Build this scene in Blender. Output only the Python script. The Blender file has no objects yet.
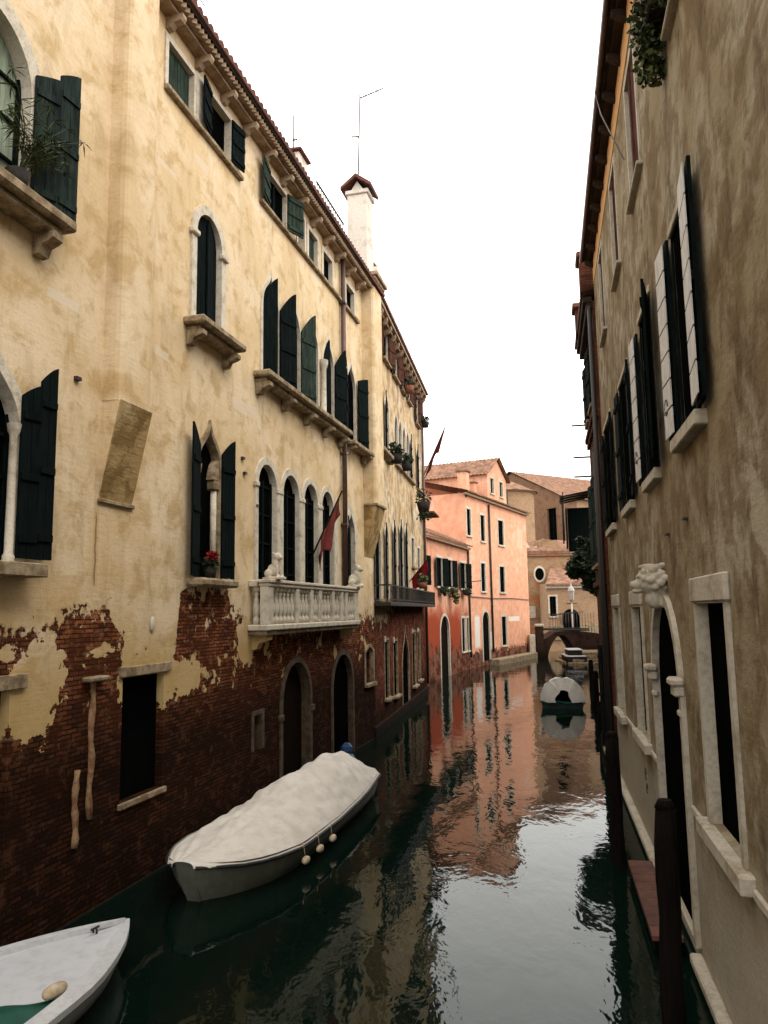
import bpy, bmesh, math, random
from mathutils import Vector, Matrix, noise as mnoise
random.seed(7)
D=bpy.data; SC=bpy.context.scene; COL=SC.collection
R=math.radians
# ---------------------------------------------------------------- camera model
F=770.;W=768;H=1024;CZ=4.0
PITCH=R(7.4);ROLL=R(0.9)
def ray(x,y):
    u=(x-W/2)/F; v=(H/2-y)/F
    c,s=math.cos(ROLL),math.sin(ROLL)
    a=u*c+v*s; b=-u*s+v*c
    cp,sp=math.cos(PITCH),math.sin(PITCH)
    return Vector((a, cp-b*sp, sp+b*cp))
def hz(x):
    y=609
    for _ in range(5): y+=ray(x,y)[2]*F
    return y
def atz(x,y,z=0):
    r=ray(x,y); t=(z-CZ)/r[2]; return Vector((r[0]*t,r[1]*t,z))
def aty(x,y,Y):
    r=ray(x,y); t=Y/r[1]; return Vector((r[0]*t,Y,CZ+r[2]*t))
cam=D.cameras.new('camera'); co=D.objects.new('camera',cam); COL.objects.link(co)
cam.sensor_fit='VERTICAL'; cam.sensor_height=36; cam.lens=F/H*36; cam.clip_end=2000; cam.clip_start=.05
co.location=(0,0,CZ)
co.matrix_world=Matrix.Translation((0,0,CZ))@Matrix.Rotation(R(90)+PITCH,4,'X')@Matrix.Rotation(-ROLL,4,'Z')
SC.camera=co
# ---------------------------------------------------------------- node helper
class N:
    def __init__(s,name,rough=.85,spec=.3):
        s.m=D.materials.new(name); s.m.use_nodes=True; s.t=s.m.node_tree
        s.b=s.t.nodes['Principled BSDF']; s.b.inputs['Roughness'].default_value=rough
        s.b.inputs['Specular IOR Level'].default_value=spec
        s._c=None
    def new(s,ty,**k):
        n=s.t.nodes.new(ty)
        for a,b in k.items(): setattr(n,a,b)
        return n
    def put(s,inp,v):
        if isinstance(v,bpy.types.NodeSocket): s.t.links.new(v,inp)
        elif isinstance(v,(tuple,list)):
            if inp.type=='RGBA' and len(v)==3: v=(*v,1)
            inp.default_value=v
        else: inp.default_value=v
    def obj(s):
        if s._c is None: s._c=s.new('ShaderNodeTexCoord').outputs['Object']
        return s._c
    def sep(s,v=None):
        n=s.new('ShaderNodeSeparateXYZ'); s.put(n.inputs[0],v or s.obj()); return n.outputs
    def vec(s,x,y,z=0.):
        n=s.new('ShaderNodeCombineXYZ')
        for i,a in enumerate((x,y,z)): s.put(n.inputs[i],a)
        return n.outputs[0]
    def scl(s,v,k):
        n=s.new('ShaderNodeVectorMath',operation='MULTIPLY'); s.put(n.inputs[0],v); s.put(n.inputs[1],k); return n.outputs[0]
    def add3(s,v,k):
        n=s.new('ShaderNodeVectorMath',operation='ADD'); s.put(n.inputs[0],v); s.put(n.inputs[1],k); return n.outputs[0]
    def ma(s,op,a,b=0.,c=0.,clamp=False):
        n=s.new('ShaderNodeMath',operation=op,use_clamp=clamp); s.put(n.inputs[0],a); s.put(n.inputs[1],b); s.put(n.inputs[2],c); return n.outputs[0]
    def noise(s,v,scale,detail=5,rough=.6,dist=0.):
        n=s.new('ShaderNodeTexNoise'); s.put(n.inputs['Vector'],v); n.inputs['Scale'].default_value=scale
        n.inputs['Detail'].default_value=detail; n.inputs['Roughness'].default_value=rough; n.inputs['Distortion'].default_value=dist
        return n.outputs[0]
    def mr(s,v,a,b,c=0.,d=1.,smooth=True):
        n=s.new('ShaderNodeMapRange'); n.interpolation_type='SMOOTHSTEP' if smooth else 'LINEAR'
        for i,q in enumerate((v,a,b,c,d)): s.put(n.inputs[i],q)
        return n.outputs[0]
    def mix(s,f,a,b,mode='MIX'):
        n=s.new('ShaderNodeMix',data_type='RGBA',blend_type=mode); s.put(n.inputs[0],f); s.put(n.inputs[6],a); s.put(n.inputs[7],b); return n.outputs[2]
    def col(s,c): s.put(s.b.inputs['Base Color'],c)
    def bump(s,h,strength=.5,dist=.02):
        n=s.new('ShaderNodeBump'); n.inputs['Strength'].default_value=strength; n.inputs['Distance'].default_value=dist
        s.put(n.inputs['Height'],h); s.t.links.new(n.outputs[0],s.b.inputs['Normal'])
def simple(name,c,c2=None,rough=.8,scale=4,bump=.3,spec=.3,stretch=(1,1,1),metal=0.,dist=.01,lo=.35,hi=.65):
    n=N(name,rough,spec); v=n.scl(n.obj(),stretch)
    f=n.noise(v,scale,6,.65); c2=c2 or tuple(q*.6 for q in c)
    f2=n.noise(v,scale*6.3,4,.6)
    k=n.mix(n.mr(f,lo,hi),c,c2); k=n.mix(n.ma('MULTIPLY',n.mr(f2,.4,.75),.35),k,tuple(q*.55 for q in c2))
    n.col(k); n.b.inputs['Metallic'].default_value=metal
    if bump: n.bump(f2,bump,dist)
    return n.m
def brickcol(n,v,c1,c2,mortar,scale=1.,vary=True):
    """v: vector (along, up). bricks 24 x 6.5 cm"""
    w=n.noise(v,9,3,.6); v2=n.add3(v,n.scl(n.vec(w,n.noise(v,7,3),0.),(.03,.022,0)))
    b=n.new('ShaderNodeTexBrick'); n.put(b.inputs['Vector'],v2)
    b.inputs['Scale'].default_value=1.; b.inputs['Brick Width'].default_value=.25*scale; b.inputs['Row Height'].default_value=.075*scale
    b.inputs['Mortar Size'].default_value=.013*scale; b.inputs['Mortar Smooth'].default_value=.3; b.inputs['Bias'].default_value=-.05
    n.put(b.inputs['Color1'],c1); n.put(b.inputs['Color2'],c2); n.put(b.inputs['Mortar'],mortar)
    return b.outputs[0],b.outputs[1]
M={}
def wallcoords(n):
    o=n.sep(); s=n.ma('ADD',o[0],o[1]); return s,o[2],n.vec(s,o[2],0.)
def patch_plaster(name,base,light,dark,blobs=(),brick=None,curve=None,rng=(-2,16),streak=.3,bcol=((.27,.085,.035),(.045,.015,.009),(.025,.016,.011)),
                  n1amp=1.5,wet_shade=1.2,bumpk=.5,low=None,peel=None,tel=.35,stainrng=(.42,.62),lightrng=(.48,.68),stones=(),seed=0.,sq=.22,remnant=None):
    n=N(name,1.,.03); s,z,v=wallcoords(n)
    vs=n.add3(v,(seed,seed*.7,seed))
    big=n.noise(vs,.55,6,.62,.6); mid=n.noise(n.add3(vs,(7,3,1)),2.2,6,.65,.4); fine=n.noise(vs,14,6,.7)
    stretch=n.scl(vs,(1.,sq,1.)); st=n.noise(n.add3(stretch,(3,9,2)),2.6,6,.7,.3)
    hor=n.noise(n.scl(vs,(1.6,9.,1.)),2.2,4,.6)        # faint brick courses telegraphing
    c=n.mix(n.mr(big,*lightrng),base,light)
    c=n.mix(n.ma('MULTIPLY',n.mr(mid,*stainrng),.75),c,dark)
    c=n.mix(n.ma('MULTIPLY',n.mr(st,.48,.72),streak),c,tuple(q*.55 for q in dark))
    c=n.mix(n.ma('MULTIPLY',n.mr(fine,.5,.8),.32),c,tuple(q*.5 for q in dark))
    c=n.mix(n.ma('MULTIPLY',n.mr(fine,.2,.42,1,0),.25),c,tuple(min(.9,q*1.2) for q in light))
    for (cs,cz,rs,rz,k,cc) in stones:
        d=n.ma('MAXIMUM',n.ma('ABSOLUTE',n.ma('DIVIDE',n.ma('SUBTRACT',n.ma('ADD',s,n.ma('MULTIPLY',mid,.12)),cs+.06),rs)),
                         n.ma('ABSOLUTE',n.ma('DIVIDE',n.ma('SUBTRACT',n.ma('ADD',z,n.ma('MULTIPLY',mid,.1)),cz+.05),rz)))
        c=n.mix(n.ma('MULTIPLY',n.mr(d,.8,1.05,1,0),k),c,cc)
    if low:
        c=n.mix(n.ma('MULTIPLY',n.mr(n.ma('ADD',z,n.ma('MULTIPLY',big,2.)),low[0]+.3,low[0]+1.6,1,0),low[2]),c,low[1])
    h=n.ma('ADD',n.ma('MULTIPLY',hor,tel),n.ma('ADD',n.ma('MULTIPLY',fine,.35),n.ma('MULTIPLY',mid,.8)))
    if brick:
        f=None
        if curve:
            fc=n.new('ShaderNodeFloatCurve'); cv=fc.mapping.curves[0]
            pts=[((a-rng[0])/(rng[1]-rng[0]),b/8.) for a,b in curve]
            cv.points[0].location=pts[0]; cv.points[1].location=pts[-1]
            for p in pts[1:-1]: cv.points.new(*p)
            for p in cv.points: p.handle_type='VECTOR'
            fc.mapping.update()
            n.put(fc.inputs['Value'],n.mr(s,rng[0],rng[1],0,1,False)); z0=n.ma('MULTIPLY',fc.outputs[0],8.)
        else: z0=brick
        n1=n.ma('SUBTRACT',n.noise(n.add3(vs,(1,2,3)),1.1,7,.6,.5),.5); n2=n.ma('SUBTRACT',n.noise(vs,5.5,5,.6),.5)
        f=n.ma('SUBTRACT',z0,z); n3=n.ma('SUBTRACT',n.noise(vs,17,4,.6),.5); f=n.ma('ADD',f,n.ma('MULTIPLY',n1,n1amp)); f=n.ma('ADD',f,n.ma('MULTIPLY',n2,1.25)); f=n.ma('ADD',f,n.ma('MULTIPLY',n3,.4))
        for (cs,cz,rs,rz,k) in blobs:
            dv=n.new('ShaderNodeVectorMath',operation='LENGTH')
            n.put(dv.inputs[0],n.scl(n.add3(v,(-cs,-cz,0)),(1/rs,1/rz,0)))
            d=n.ma('ADD',n.ma('ADD',dv.outputs['Value'],n.ma('MULTIPLY',n1,1.8)),n.ma('MULTIPLY',n2,1.3))
            f=n.ma('ADD',f,n.ma('MULTIPLY',n.mr(d,.75,1.05,1,0),k))
        if peel: f=n.ma('ADD',f,n.mr(n.noise(n.add3(vs,(11,5,2)),1.6,6,.6),peel,peel+.05,0,2.))
        if remnant:
            rm=n.ma('MULTIPLY',n.mr(n.noise(n.add3(vs,(21,4,9)),1.9,7,.66,.4),.57,.60),n.ma('MULTIPLY',n.mr(z,remnant[0],remnant[0]+.5),n.mr(n.noise(n.add3(vs,(2,7,2)),.8,3,.5),.45,.55)))
            f=n.ma('SUBTRACT',f,n.ma('MULTIPLY',rm,3.))
        mk=n.mr(f,-.012,.03)
        bc,bf=brickcol(n,v,bcol[0],bcol[1],bcol[2],.84)
        bn=n.noise(n.add3(vs,(4,4,4)),1.7,5,.65)
        bc=n.mix(n.ma('MULTIPLY',n.mr(bn,.42,.6),.85),bc,tuple(q*.22 for q in bcol[0]))
        bc=n.mix(n.ma('MULTIPLY',n.mr(n.noise(n.add3(vs,(8,1,6)),3.2,6,.7),.56,.66),.55),bc,(.34,.15,.07))
        bc=n.mix(n.ma('MULTIPLY',n.mr(n.noise(n.scl(n.add3(vs,(2,6,1)),(3.,11.,1)),1.1,3,.6),.6,.68),.5),bc,(.24,.17,.11))
        bc=n.mix(n.ma('MULTIPLY',n.mr(n.noise(vs,4,4,.6),.6,.72),.5),bc,(min(bcol[0][0]*1.9,.5),bcol[0][1]*2.4,bcol[0][2]*2.4))
        bc=n.mix(n.ma('MULTIPLY',n.mr(n.ma('ADD',z,n.ma('MULTIPLY',bn,1.6)),wet_shade,wet_shade+1.4,1,0),.8),bc,(.006,.0045,.003))  # damp stain at the waterline, deepened with shade painted into the lower brick
        c=n.mix(mk,c,bc)
        edge=n.ma('MULTIPLY',n.mr(f,-.14,-.0),n.ma('SUBTRACT',1.,mk))
        c=n.mix(n.ma('MULTIPLY',edge,.35),c,tuple(q*.6 for q in dark))
        hb=n.ma('ADD',n.ma('MULTIPLY',bf,-.6),n.ma('MULTIPLY',n.noise(vs,22,3),.8))
        h=n.ma('ADD',n.ma('MULTIPLY',h,n.ma('SUBTRACT',1.,mk)),n.ma('MULTIPLY',n.ma('ADD',hb,-1.2),mk))
    n.col(c); n.bump(h,bumpk,.03)
    return n.m
def brickmat(name,c1,c2,mortar,stain=(.03,.02,.015),scale=1.,lo=.45,wet_shade=None,patch=None):
    n=N(name,1.,.04); s,z,v=wallcoords(n)
    bc,bf=brickcol(n,v,c1,c2,mortar,scale)
    f=n.noise(v,1.1,6,.65,.4); g=n.noise(v,6,5,.65)
    c=n.mix(n.ma('MULTIPLY',n.mr(f,lo,lo+.22),.7),bc,stain); c=n.mix(n.ma('MULTIPLY',n.mr(g,.5,.75),.4),c,tuple(q*.7 for q in c1))
    if patch: c=n.mix(n.mr(n.noise(n.add3(v,(5,1,0)),.9,7,.62),patch[1],patch[1]+.05),c,patch[0])
    if wet_shade is not None: c=n.mix(n.ma('MULTIPLY',n.mr(n.ma('ADD',z,f),wet_shade,wet_shade+1.3,1,0),.85),c,(.008,.007,.005))
    n.col(c); n.bump(n.ma('ADD',n.ma('MULTIPLY',bf,-.7),g),.6,.02)
    return n.m
M['plasterA']=patch_plaster('cream_plaster',(.62,.465,.275),(.70,.56,.38),(.47,.32,.15),brick=1,
    curve=[(-6,4.),(-2,3.8),(-.9,3.75),(0,4.05),(.95,4.0),(1.25,3.3),(2.7,3.1),(2.95,4.45),(4.6,4.55),(5.1,4.0),(6.,3.7),(8,3.6),(12,3.7),(16,3.9)],rng=(-6,16),
    blobs=[(-.62,3.0,.55,.75,-3),(2.0,3.0,.75,.55,-2.),(3.1,2.95,.55,.33,-2.4),(3.75,2.85,.5,.25,-1.6),(4.3,3.0,.2,.3,-1.2),(.45,3.6,.75,.3,1.),(4.5,4.9,.12,.8,-.4),(5.55,3.4,.5,.4,-1.4)],
    n1amp=1.0,remnant=(2.3,),streak=.32,low=(3.6,(.46,.31,.12),.75),stainrng=(.47,.66),lightrng=(.4,.62),wet_shade=2.6,
    stones=[(-.4,8.33,.36,.07,.8,(.66,.56,.43)),(2.15,8.41,.24,.08,.7,(.64,.54,.42)),(5.45,8.3,.62,.14,.8,(.66,.54,.4)),(3.4,12.6,.3,.1,.6,(.64,.54,.42)),(2.2,11.8,.35,.06,.6,(.66,.56,.43)),(.47,4.95,.02,.55,.85,(.05,.025,.015)),(.47,5.3,.07,.9,.25,(.2,.1,.04)),(.75,4.95,.5,.6,.35,(.5,.33,.13)),(-.6,4.2,.8,.4,.3,(.5,.33,.13))])
M['ochre']=patch_plaster('ochre_corbel_plaster',(.40,.275,.125),(.48,.36,.19),(.17,.1,.035),streak=.6,seed=3.,stainrng=(.45,.6),tel=.8)
M['plasterB']=patch_plaster('pale_worn_plaster',(.55,.42,.26),(.64,.56,.43),(.30,.19,.09),brick=1,curve=[(-1,3.4),(2,3.6),(5,4.4),(9,4.4),(15,4.4)],rng=(-1,15),
    n1amp=1.2,streak=.95,stainrng=(.44,.6),peel=.6,bcol=((.24,.06,.03),(.08,.025,.014),(.06,.04,.028)),wet_shade=1.2,seed=13.)
M['plasterC']=patch_plaster('ochre_brown_plaster',(.27,.215,.135),(.35,.30,.215),(.15,.10,.052),streak=.75,stainrng=(.42,.60),lightrng=(.46,.58),bumpk=.9,tel=.2,seed=31.,sq=.38,
    low=(1.6,(.39,.345,.265),.8))
M['pink']=patch_plaster('pink_plaster',(.74,.385,.25),(.78,.46,.32),(.64,.29,.17),brick=1.1,n1amp=.9,streak=.1,tel=.1,bcol=((.23,.06,.035),(.14,.04,.03),(.3,.2,.14)),wet_shade=-1.,
    blobs=(),stones=[(1.7,2.5,.55,1.2,.9,(.76,.72,.66)),(4.4,1.75,.5,.75,.9,(.76,.72,.66)),(10.3,3.3,1.5,.2,.9,(.78,.72,.64)),(12.6,10.,.8,.9,.4,(.8,.55,.42)),(6.2,7.8,1.2,.5,.3,(.6,.33,.22))],seed=5.)
M['red']=patch_plaster('red_plaster',(.66,.33,.21),(.70,.40,.28),(.45,.16,.08),brick=1.7,n1amp=3.2,streak=.5,tel=.2,bcol=((.22,.05,.03),(.13,.035,.025),(.28,.18,.12)),wet_shade=-.8,seed=9.,
    low=(4.0,(.30,.05,.022),.95),stainrng=(.5,.7))
M['church']=brickmat('shaded_brown_church_brick',(.24,.13,.08),(.18,.095,.055),(.25,.155,.1),(.14,.075,.045),1.)  # church gable face: its shade is painted into this darker brick colour
M['churchlit']=brickmat('lit_tan_church_brick',(.40,.26,.155),(.29,.175,.1),(.36,.25,.165),(.2,.12,.07),1.,.5)  # lighter copy for the church's lit side, light painted into the colour
M['chapel']=brickmat('weathered_chapel_brick',(.36,.23,.13),(.26,.145,.08),(.34,.24,.155),(.16,.09,.05),1.,.46,patch=((.40,.14,.05),.56))
M['darkbrick']=brickmat('dark_red_brick',(.16,.05,.026),(.07,.024,.015),(.05,.032,.022),(.02,.012,.008),1.,.42,wet_shade=1.)
M['bridgebrick']=brickmat('bridge_brick',(.06,.028,.02),(.035,.018,.013),(.05,.035,.028),(.012,.009,.007),1.,.42,wet_shade=.3)
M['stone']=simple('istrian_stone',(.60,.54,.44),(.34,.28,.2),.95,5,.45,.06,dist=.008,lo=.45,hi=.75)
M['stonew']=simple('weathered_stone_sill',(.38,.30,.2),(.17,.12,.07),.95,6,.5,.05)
M['stoneC']=simple('grey_door_stone',(.46,.41,.33),(.27,.22,.15),.95,3,.45,.05,lo=.45,hi=.75)
M['chim']=simple('chimney_plaster',(.70,.64,.56),(.5,.42,.33),.9,3,.3,.1,lo=.5,hi=.75)
M['darksh']=simple('black_green_shutter',(.0055,.010,.009),(.0025,.005,.005),.95,3,.4,.04,(6,6,1))
M['greensh']=simple('green_shutter_paint',(.035,.052,.038),(.014,.022,.017),.9,3,.4,.06,(5,5,1))
M['tealsh']=simple('weathered_teal_shutter',(.025,.038,.032),(.007,.011,.010),.9,2,.5,.06,(6,6,.8))
M['brownsh']=simple('brown_shutter',(.11,.045,.028),(.045,.018,.013),.95,3,.4,.05,(5,5,1))
M['palesh']=simple('pale_shutter_face',(.62,.60,.57),(.45,.42,.38),.7,3,.3,.3,(5,5,1))
M['glass']=simple('dark_window_glass',(.004,.005,.005),(.008,.01,.009),.08,1,0,.35)
M['dark']=simple('dark_room',(.004,.004,.004),(.002,.002,.002),1.,1,0,.0)
M['curtain']=simple('pale_green_curtain',(.28,.33,.25),(.15,.18,.13),.9,2,.5,.1,(8,8,.5))
M['olddoor']=simple('old_plank_door',(.014,.008,.005),(.006,.004,.003),1.,3,.5,.03,(8,8,.6))
M['iron']=simple('black_iron',(.015,.015,.015),(.03,.02,.015),.6,6,.2,.4)
M['pipe']=simple('brown_downpipe',(.10,.05,.035),(.05,.028,.02),.5,2,.2,.4)
M['tile']=simple('terracotta_tile',(.32,.135,.075),(.16,.075,.05),.9,3,.5,.1)
M['tiledark']=simple('eave_tile',(.19,.08,.055),(.10,.05,.04),.9,3,.5,.1)
M['tilepale']=simple('lichened_roof_tile',(.31,.17,.11),(.14,.08,.055),.9,2,.5,.1)
M['eave']=simple('eave_brick_course',(.42,.32,.22),(.28,.18,.11),.9,5,.4,.1)
M['eavewood']=simple('dark_eave_board',(.055,.035,.024),(.025,.017,.012),.85,3,.4,.1,(1,1,5))
M['canvas']=simple('white_boat_canvas',(.68,.63,.56),(.60,.545,.475),.95,.7,.1,.05,lo=.45,hi=.75)
M['wetstone']=simple('wet_dark_stone',(.018,.016,.012),(.008,.008,.006),.9,4,.4,.08)
M['oldstone']=simple('brown_old_stone',(.11,.08,.05),(.05,.035,.022),.85,5,.4,.15)
M['hullgrey']=simple('grey_green_hull',(.19,.195,.155),(.11,.115,.085),.5,1.5,.15,.4)
M['boatwhite']=simple('white_gelcoat',(.62,.62,.63),(.55,.55,.55),.35,3,.05,.5)
M['boatdeck']=simple('off_white_deck',(.58,.58,.60),(.56,.56,.575),.5,1.2,.0,.3)
M['rub']=simple('black_rubber_strake',(.012,.012,.012),(.03,.028,.025),.6,6,.1,.3)
M['fender']=simple('cream_fender',(.62,.52,.36),(.42,.3,.17),.5,7,.1,.4)
M['greentarp']=simple('green_tarpaulin',(.0,.075,.045),(.0,.05,.03),.6,3,.3,.3)
M['tealhull']=simple('dark_teal_hull',(.012,.035,.03),(.006,.016,.014),.6,3,.2,.2)
M['rope']=simple('old_rope',(.2,.16,.1),(.1,.08,.05),.9,30,.5,.1)
M['blue']=simple('blue_paint',(.02,.07,.2),(.015,.04,.1),.5,5,.1,.3)
M['leaf']=simple('dull_green_leaves',(.055,.08,.025),(.03,.045,.018),.7,9,0,.25)
M['leafdk']=simple('dark_green_leaves',(.025,.045,.018),(.012,.022,.01),.7,9,0,.25)
M['leaflt']=simple('yellow_green_leaves',(.11,.13,.04),(.06,.07,.025),.7,9,0,.25)
M['flower']=simple('red_flowers',(.35,.012,.015),(.2,.01,.01),.7,9,0,.2)
M['pot']=simple('terracotta_pot',(.26,.1,.055),(.16,.07,.04),.85,9,.2,.1)
M['potdk']=simple('dark_planter',(.035,.03,.026),(.02,.018,.016),.8,9,.2,.1)
M['flag']=simple('faded_red_flag',(.17,.035,.03),(.09,.025,.022),.9,3,.1,.1)
M['flagr']=simple('crimson_flag',(.27,.015,.02),(.17,.012,.015),.9,3,.1,.1)
M['wood']=simple('wet_mooring_wood',(.008,.005,.004),(.003,.002,.0015),.9,3,.8,.08,(5,5,.7))
M['redwood']=simple('reddish_landing_planks',(.15,.062,.04),(.08,.035,.025),.7,3,.4,.2)
M['alu']=simple('thin_aerial_metal',(.13,.09,.08),(.09,.06,.05),.5,5,0,.4,metal=.4)
M['lampglass']=simple('milky_lamp_glass',(.42,.38,.34),(.3,.27,.23),.3,5,0,.5)
M['cable']=simple('grey_cable',(.25,.22,.2),(.15,.13,.12),.7,5,0,.2)
# ---------------------------------------------------------------- mesh helper
class MB:
    def __init__(s): s.v=[]; s.f=[]; s.sm=[]
    def add(s,vs,fs,smooth=False):
        o=len(s.v); s.v+= [tuple(p) for p in vs]; s.f+=[tuple(i+o for i in f) for f in fs]; s.sm+=[smooth]*len(fs); return s
    def box(s,x0,x1,y0,y1,z0,z1):
        v=[(x,y,z) for z in (z0,z1) for y in (y0,y1) for x in (x0,x1)]
        return s.add(v,[(0,2,3,1),(4,5,7,6),(0,1,5,4),(1,3,7,5),(3,2,6,7),(2,0,4,6)])
    def bev(s,x0,x1,y0,y1,z0,z1,b=.01):
        bm=bmesh.new(); bmesh.ops.create_cube(bm,size=1)
        for v in bm.verts: v.co=Vector(((x0+x1)/2+v.co.x*(x1-x0),(y0+y1)/2+v.co.y*(y1-y0),(z0+z1)/2+v.co.z*(z1-z0)))
        bmesh.ops.bevel(bm,geom=bm.edges[:],offset=b,segments=1,affect='EDGES')
        bm.verts.index_update(); s.add([v.co.copy() for v in bm.verts],[tuple(v.index for v in f.verts) for f in bm.faces]); bm.free(); return s
    def prism(s,poly,y0,y1):   # poly in (x,z); front (y0) faces -y
        n=len(poly); v=[(x,y0,z) for x,z in poly]+[(x,y1,z) for x,z in poly]
        return s.add(v,[tuple(range(n)),tuple(range(2*n-1,n-1,-1))]+[(i,i+n,(i+1)%n+n,(i+1)%n) for i in range(n)])
    def hprism(s,poly,z0,z1):  # poly in (x,y)
        n=len(poly); v=[(x,y,z0) for x,y in poly]+[(x,y,z1) for x,y in poly]
        return s.add(v,[tuple(range(n-1,-1,-1)),tuple(range(n,2*n))]+[(i,(i+1)%n,(i+1)%n+n,i+n) for i in range(n)])
    def xprism(s,poly,x0,x1):  # poly in (y,z)
        n=len(poly); v=[(x0,y,z) for y,z in poly]+[(x1,y,z) for y,z in poly]
        return s.add(v,[tuple(range(n)),tuple(range(2*n-1,n-1,-1))]+[(i,i+n,(i+1)%n+n,(i+1)%n) for i in range(n)])
    def tube(s,pts,r,n=8,cap=True,smooth=True):
        pts=[Vector(p) for p in pts]; rs=r if isinstance(r,(list,tuple)) else [r]*len(pts); vs=[];fs=[]
        for i,p in enumerate(pts):
            d=(pts[min(i+1,len(pts)-1)]-pts[max(i-1,0)]).normalized()
            a=d.cross(Vector((0,0,1)) if abs(d.z)<.9 else Vector((1,0,0))).normalized(); b=d.cross(a)
            for k in range(n):
                t=2*math.pi*k/n; vs.append(p+(a*math.cos(t)+b*math.sin(t))*rs[i])
        for i in range(len(pts)-1):
            for k in range(n): fs.append((i*n+k,i*n+(k+1)%n,(i+1)*n+(k+1)%n,(i+1)*n+k))
        s.add(vs,fs,smooth)
        if cap: s.add([vs[k] for k in range(n)],[tuple(range(n))]); s.add(vs[-n:],[tuple(range(n-1,-1,-1))])
        return s
    def lathe(s,prof,c=(0,0,0),n=12,smooth=True):   # prof (r,z)
        vs=[];fs=[]
        for r,z in prof:
            for k in range(n):
                t=2*math.pi*k/n; vs.append((c[0]+r*math.cos(t),c[1]+r*math.sin(t),c[2]+z))
        for i in range(len(prof)-1):
            for k in range(n): fs.append((i*n+k,i*n+(k+1)%n,(i+1)*n+(k+1)%n,(i+1)*n+k))
        s.add(vs,fs,smooth); return s
    def ball(s,c,r,nu=10,nv=7,rot=None):
        r=(r,r,r) if not isinstance(r,(tuple,list)) else r; vs=[];fs=[]
        for i in range(nv+1):
            ph=math.pi*i/nv
            for k in range(nu):
                t=2*math.pi*k/nu; p=Vector((r[0]*math.sin(ph)*math.cos(t),r[1]*math.sin(ph)*math.sin(t),r[2]*math.cos(ph)))
                if rot: p=rot@p
                vs.append(p+Vector(c))
        for i in range(nv):
            for k in range(nu): fs.append((i*nu+k,(i+1)*nu+k,(i+1)*nu+(k+1)%nu,i*nu+(k+1)%nu))
        return s.add(vs,fs,True)
    def build(s,name,mat,parent=None,loc=None,rot=None):
        me=D.meshes.new(name); me.from_pydata(s.v,[],s.f); me.polygons.foreach_set('use_smooth',s.sm); me.materials.append(M[mat] if isinstance(mat,str) else mat)
        bm=bmesh.new(); bm.from_mesh(me); bmesh.ops.remove_doubles(bm,verts=bm.verts,dist=1e-4); bmesh.ops.recalc_face_normals(bm,faces=bm.faces); bm.to_mesh(me); bm.free()
        o=D.objects.new(name,me); COL.objects.link(o)
        if parent: o.parent=parent
        if loc is not None: o.location=loc
        if rot is not None: o.rotation_euler=rot
        return o
def tag(o,label,cat,group=None,kind=None):
    if label: o['label']=label
    if cat: o['category']=cat
    if group: o['group']=group
    if kind: o['kind']=kind
    return o
def empty(name,loc,rz,label,cat,group=None):
    o=D.objects.new(name,None); COL.objects.link(o); o.location=loc; o.rotation_euler=(0,0,rz); o.empty_display_size=.2
    bpy_objs.append(o); return tag(o,label,cat,group)
bpy_objs=[]
def struct(o): o['kind']='structure'; return o
def dup(o,parent=None,**k):
    c=o.copy(); COL.objects.link(c)
    if parent: c.parent=parent
    for a,b in k.items(): setattr(c,a,b)
    for ch in list(o.children): dup(ch,c)
    return c
# ---------------------------------------------------------------- wall frames (local x along wall, -y towards the canal)
class Frame:
    def __init__(s,p,q,flip=False):
        s.p=Vector((p[0],p[1])); d=(Vector((q[0],q[1]))-s.p).normalized(); s.u=-d if flip else d
        s.yv=Vector((-s.u.y,s.u.x)); s.ang=math.atan2(s.u.y,s.u.x)
    def w(s,x,y,d=0.):       # pixel -> (local x, z) on the plane at distance d in front of the wall
        r=ray(x,y); o=s.p-s.yv*d; den=r.x*s.yv.x+r.y*s.yv.y; t=(o.x*s.yv.x+o.y*s.yv.y)/den
        P=Vector((r.x*t,r.y*t)); return ((P-s.p).dot(s.u), CZ+r.z*t)
    def P(s,x,y,z): q=s.p+s.u*x+s.yv*y; return Vector((q.x,q.y,z))
    def root(s,name,label,cat,group=None): return empty(name,(s.p.x,s.p.y,0),s.ang,label,cat,group)
# ---------------------------------------------------------------- openings
def profile(x0,x1,z0,z1,kind,n=9):
    w=x1-x0; xc=(x0+x1)/2
    if kind=='round':
        r=w/2; zs=z1-r
        top=[(xc-r*math.cos(math.pi*i/(2*n)),zs+r*math.sin(math.pi*i/(2*n))) for i in range(2*n+1)]
    elif kind=='segment':
        h=.18*w; zs=z1-h; top=[(x0+w*i/n,zs+h*math.sin(math.pi*i/n)) for i in range(n+1)]
    elif kind=='ogee':
        zs=z1-.95*w; h=z1-zs; L=[]
        for i in range(n+1):
            t=i/n; a=(1-t)**3; b=3*t*(1-t)**2; c=3*t*t*(1-t); d=t**3
            L.append((a*x0+b*(x0-.0*w)+c*(xc-.10*w)+d*xc, a*zs+b*(zs+.62*h)+c*(zs+.58*h)+d*z1))
        top=L+[(2*xc-x,z) for x,z in reversed(L[:-1])]
    else: top=[(x0,z1),(x1,z1)]
    return [(x0,z0)]+top+[(x1,z0)]
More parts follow.
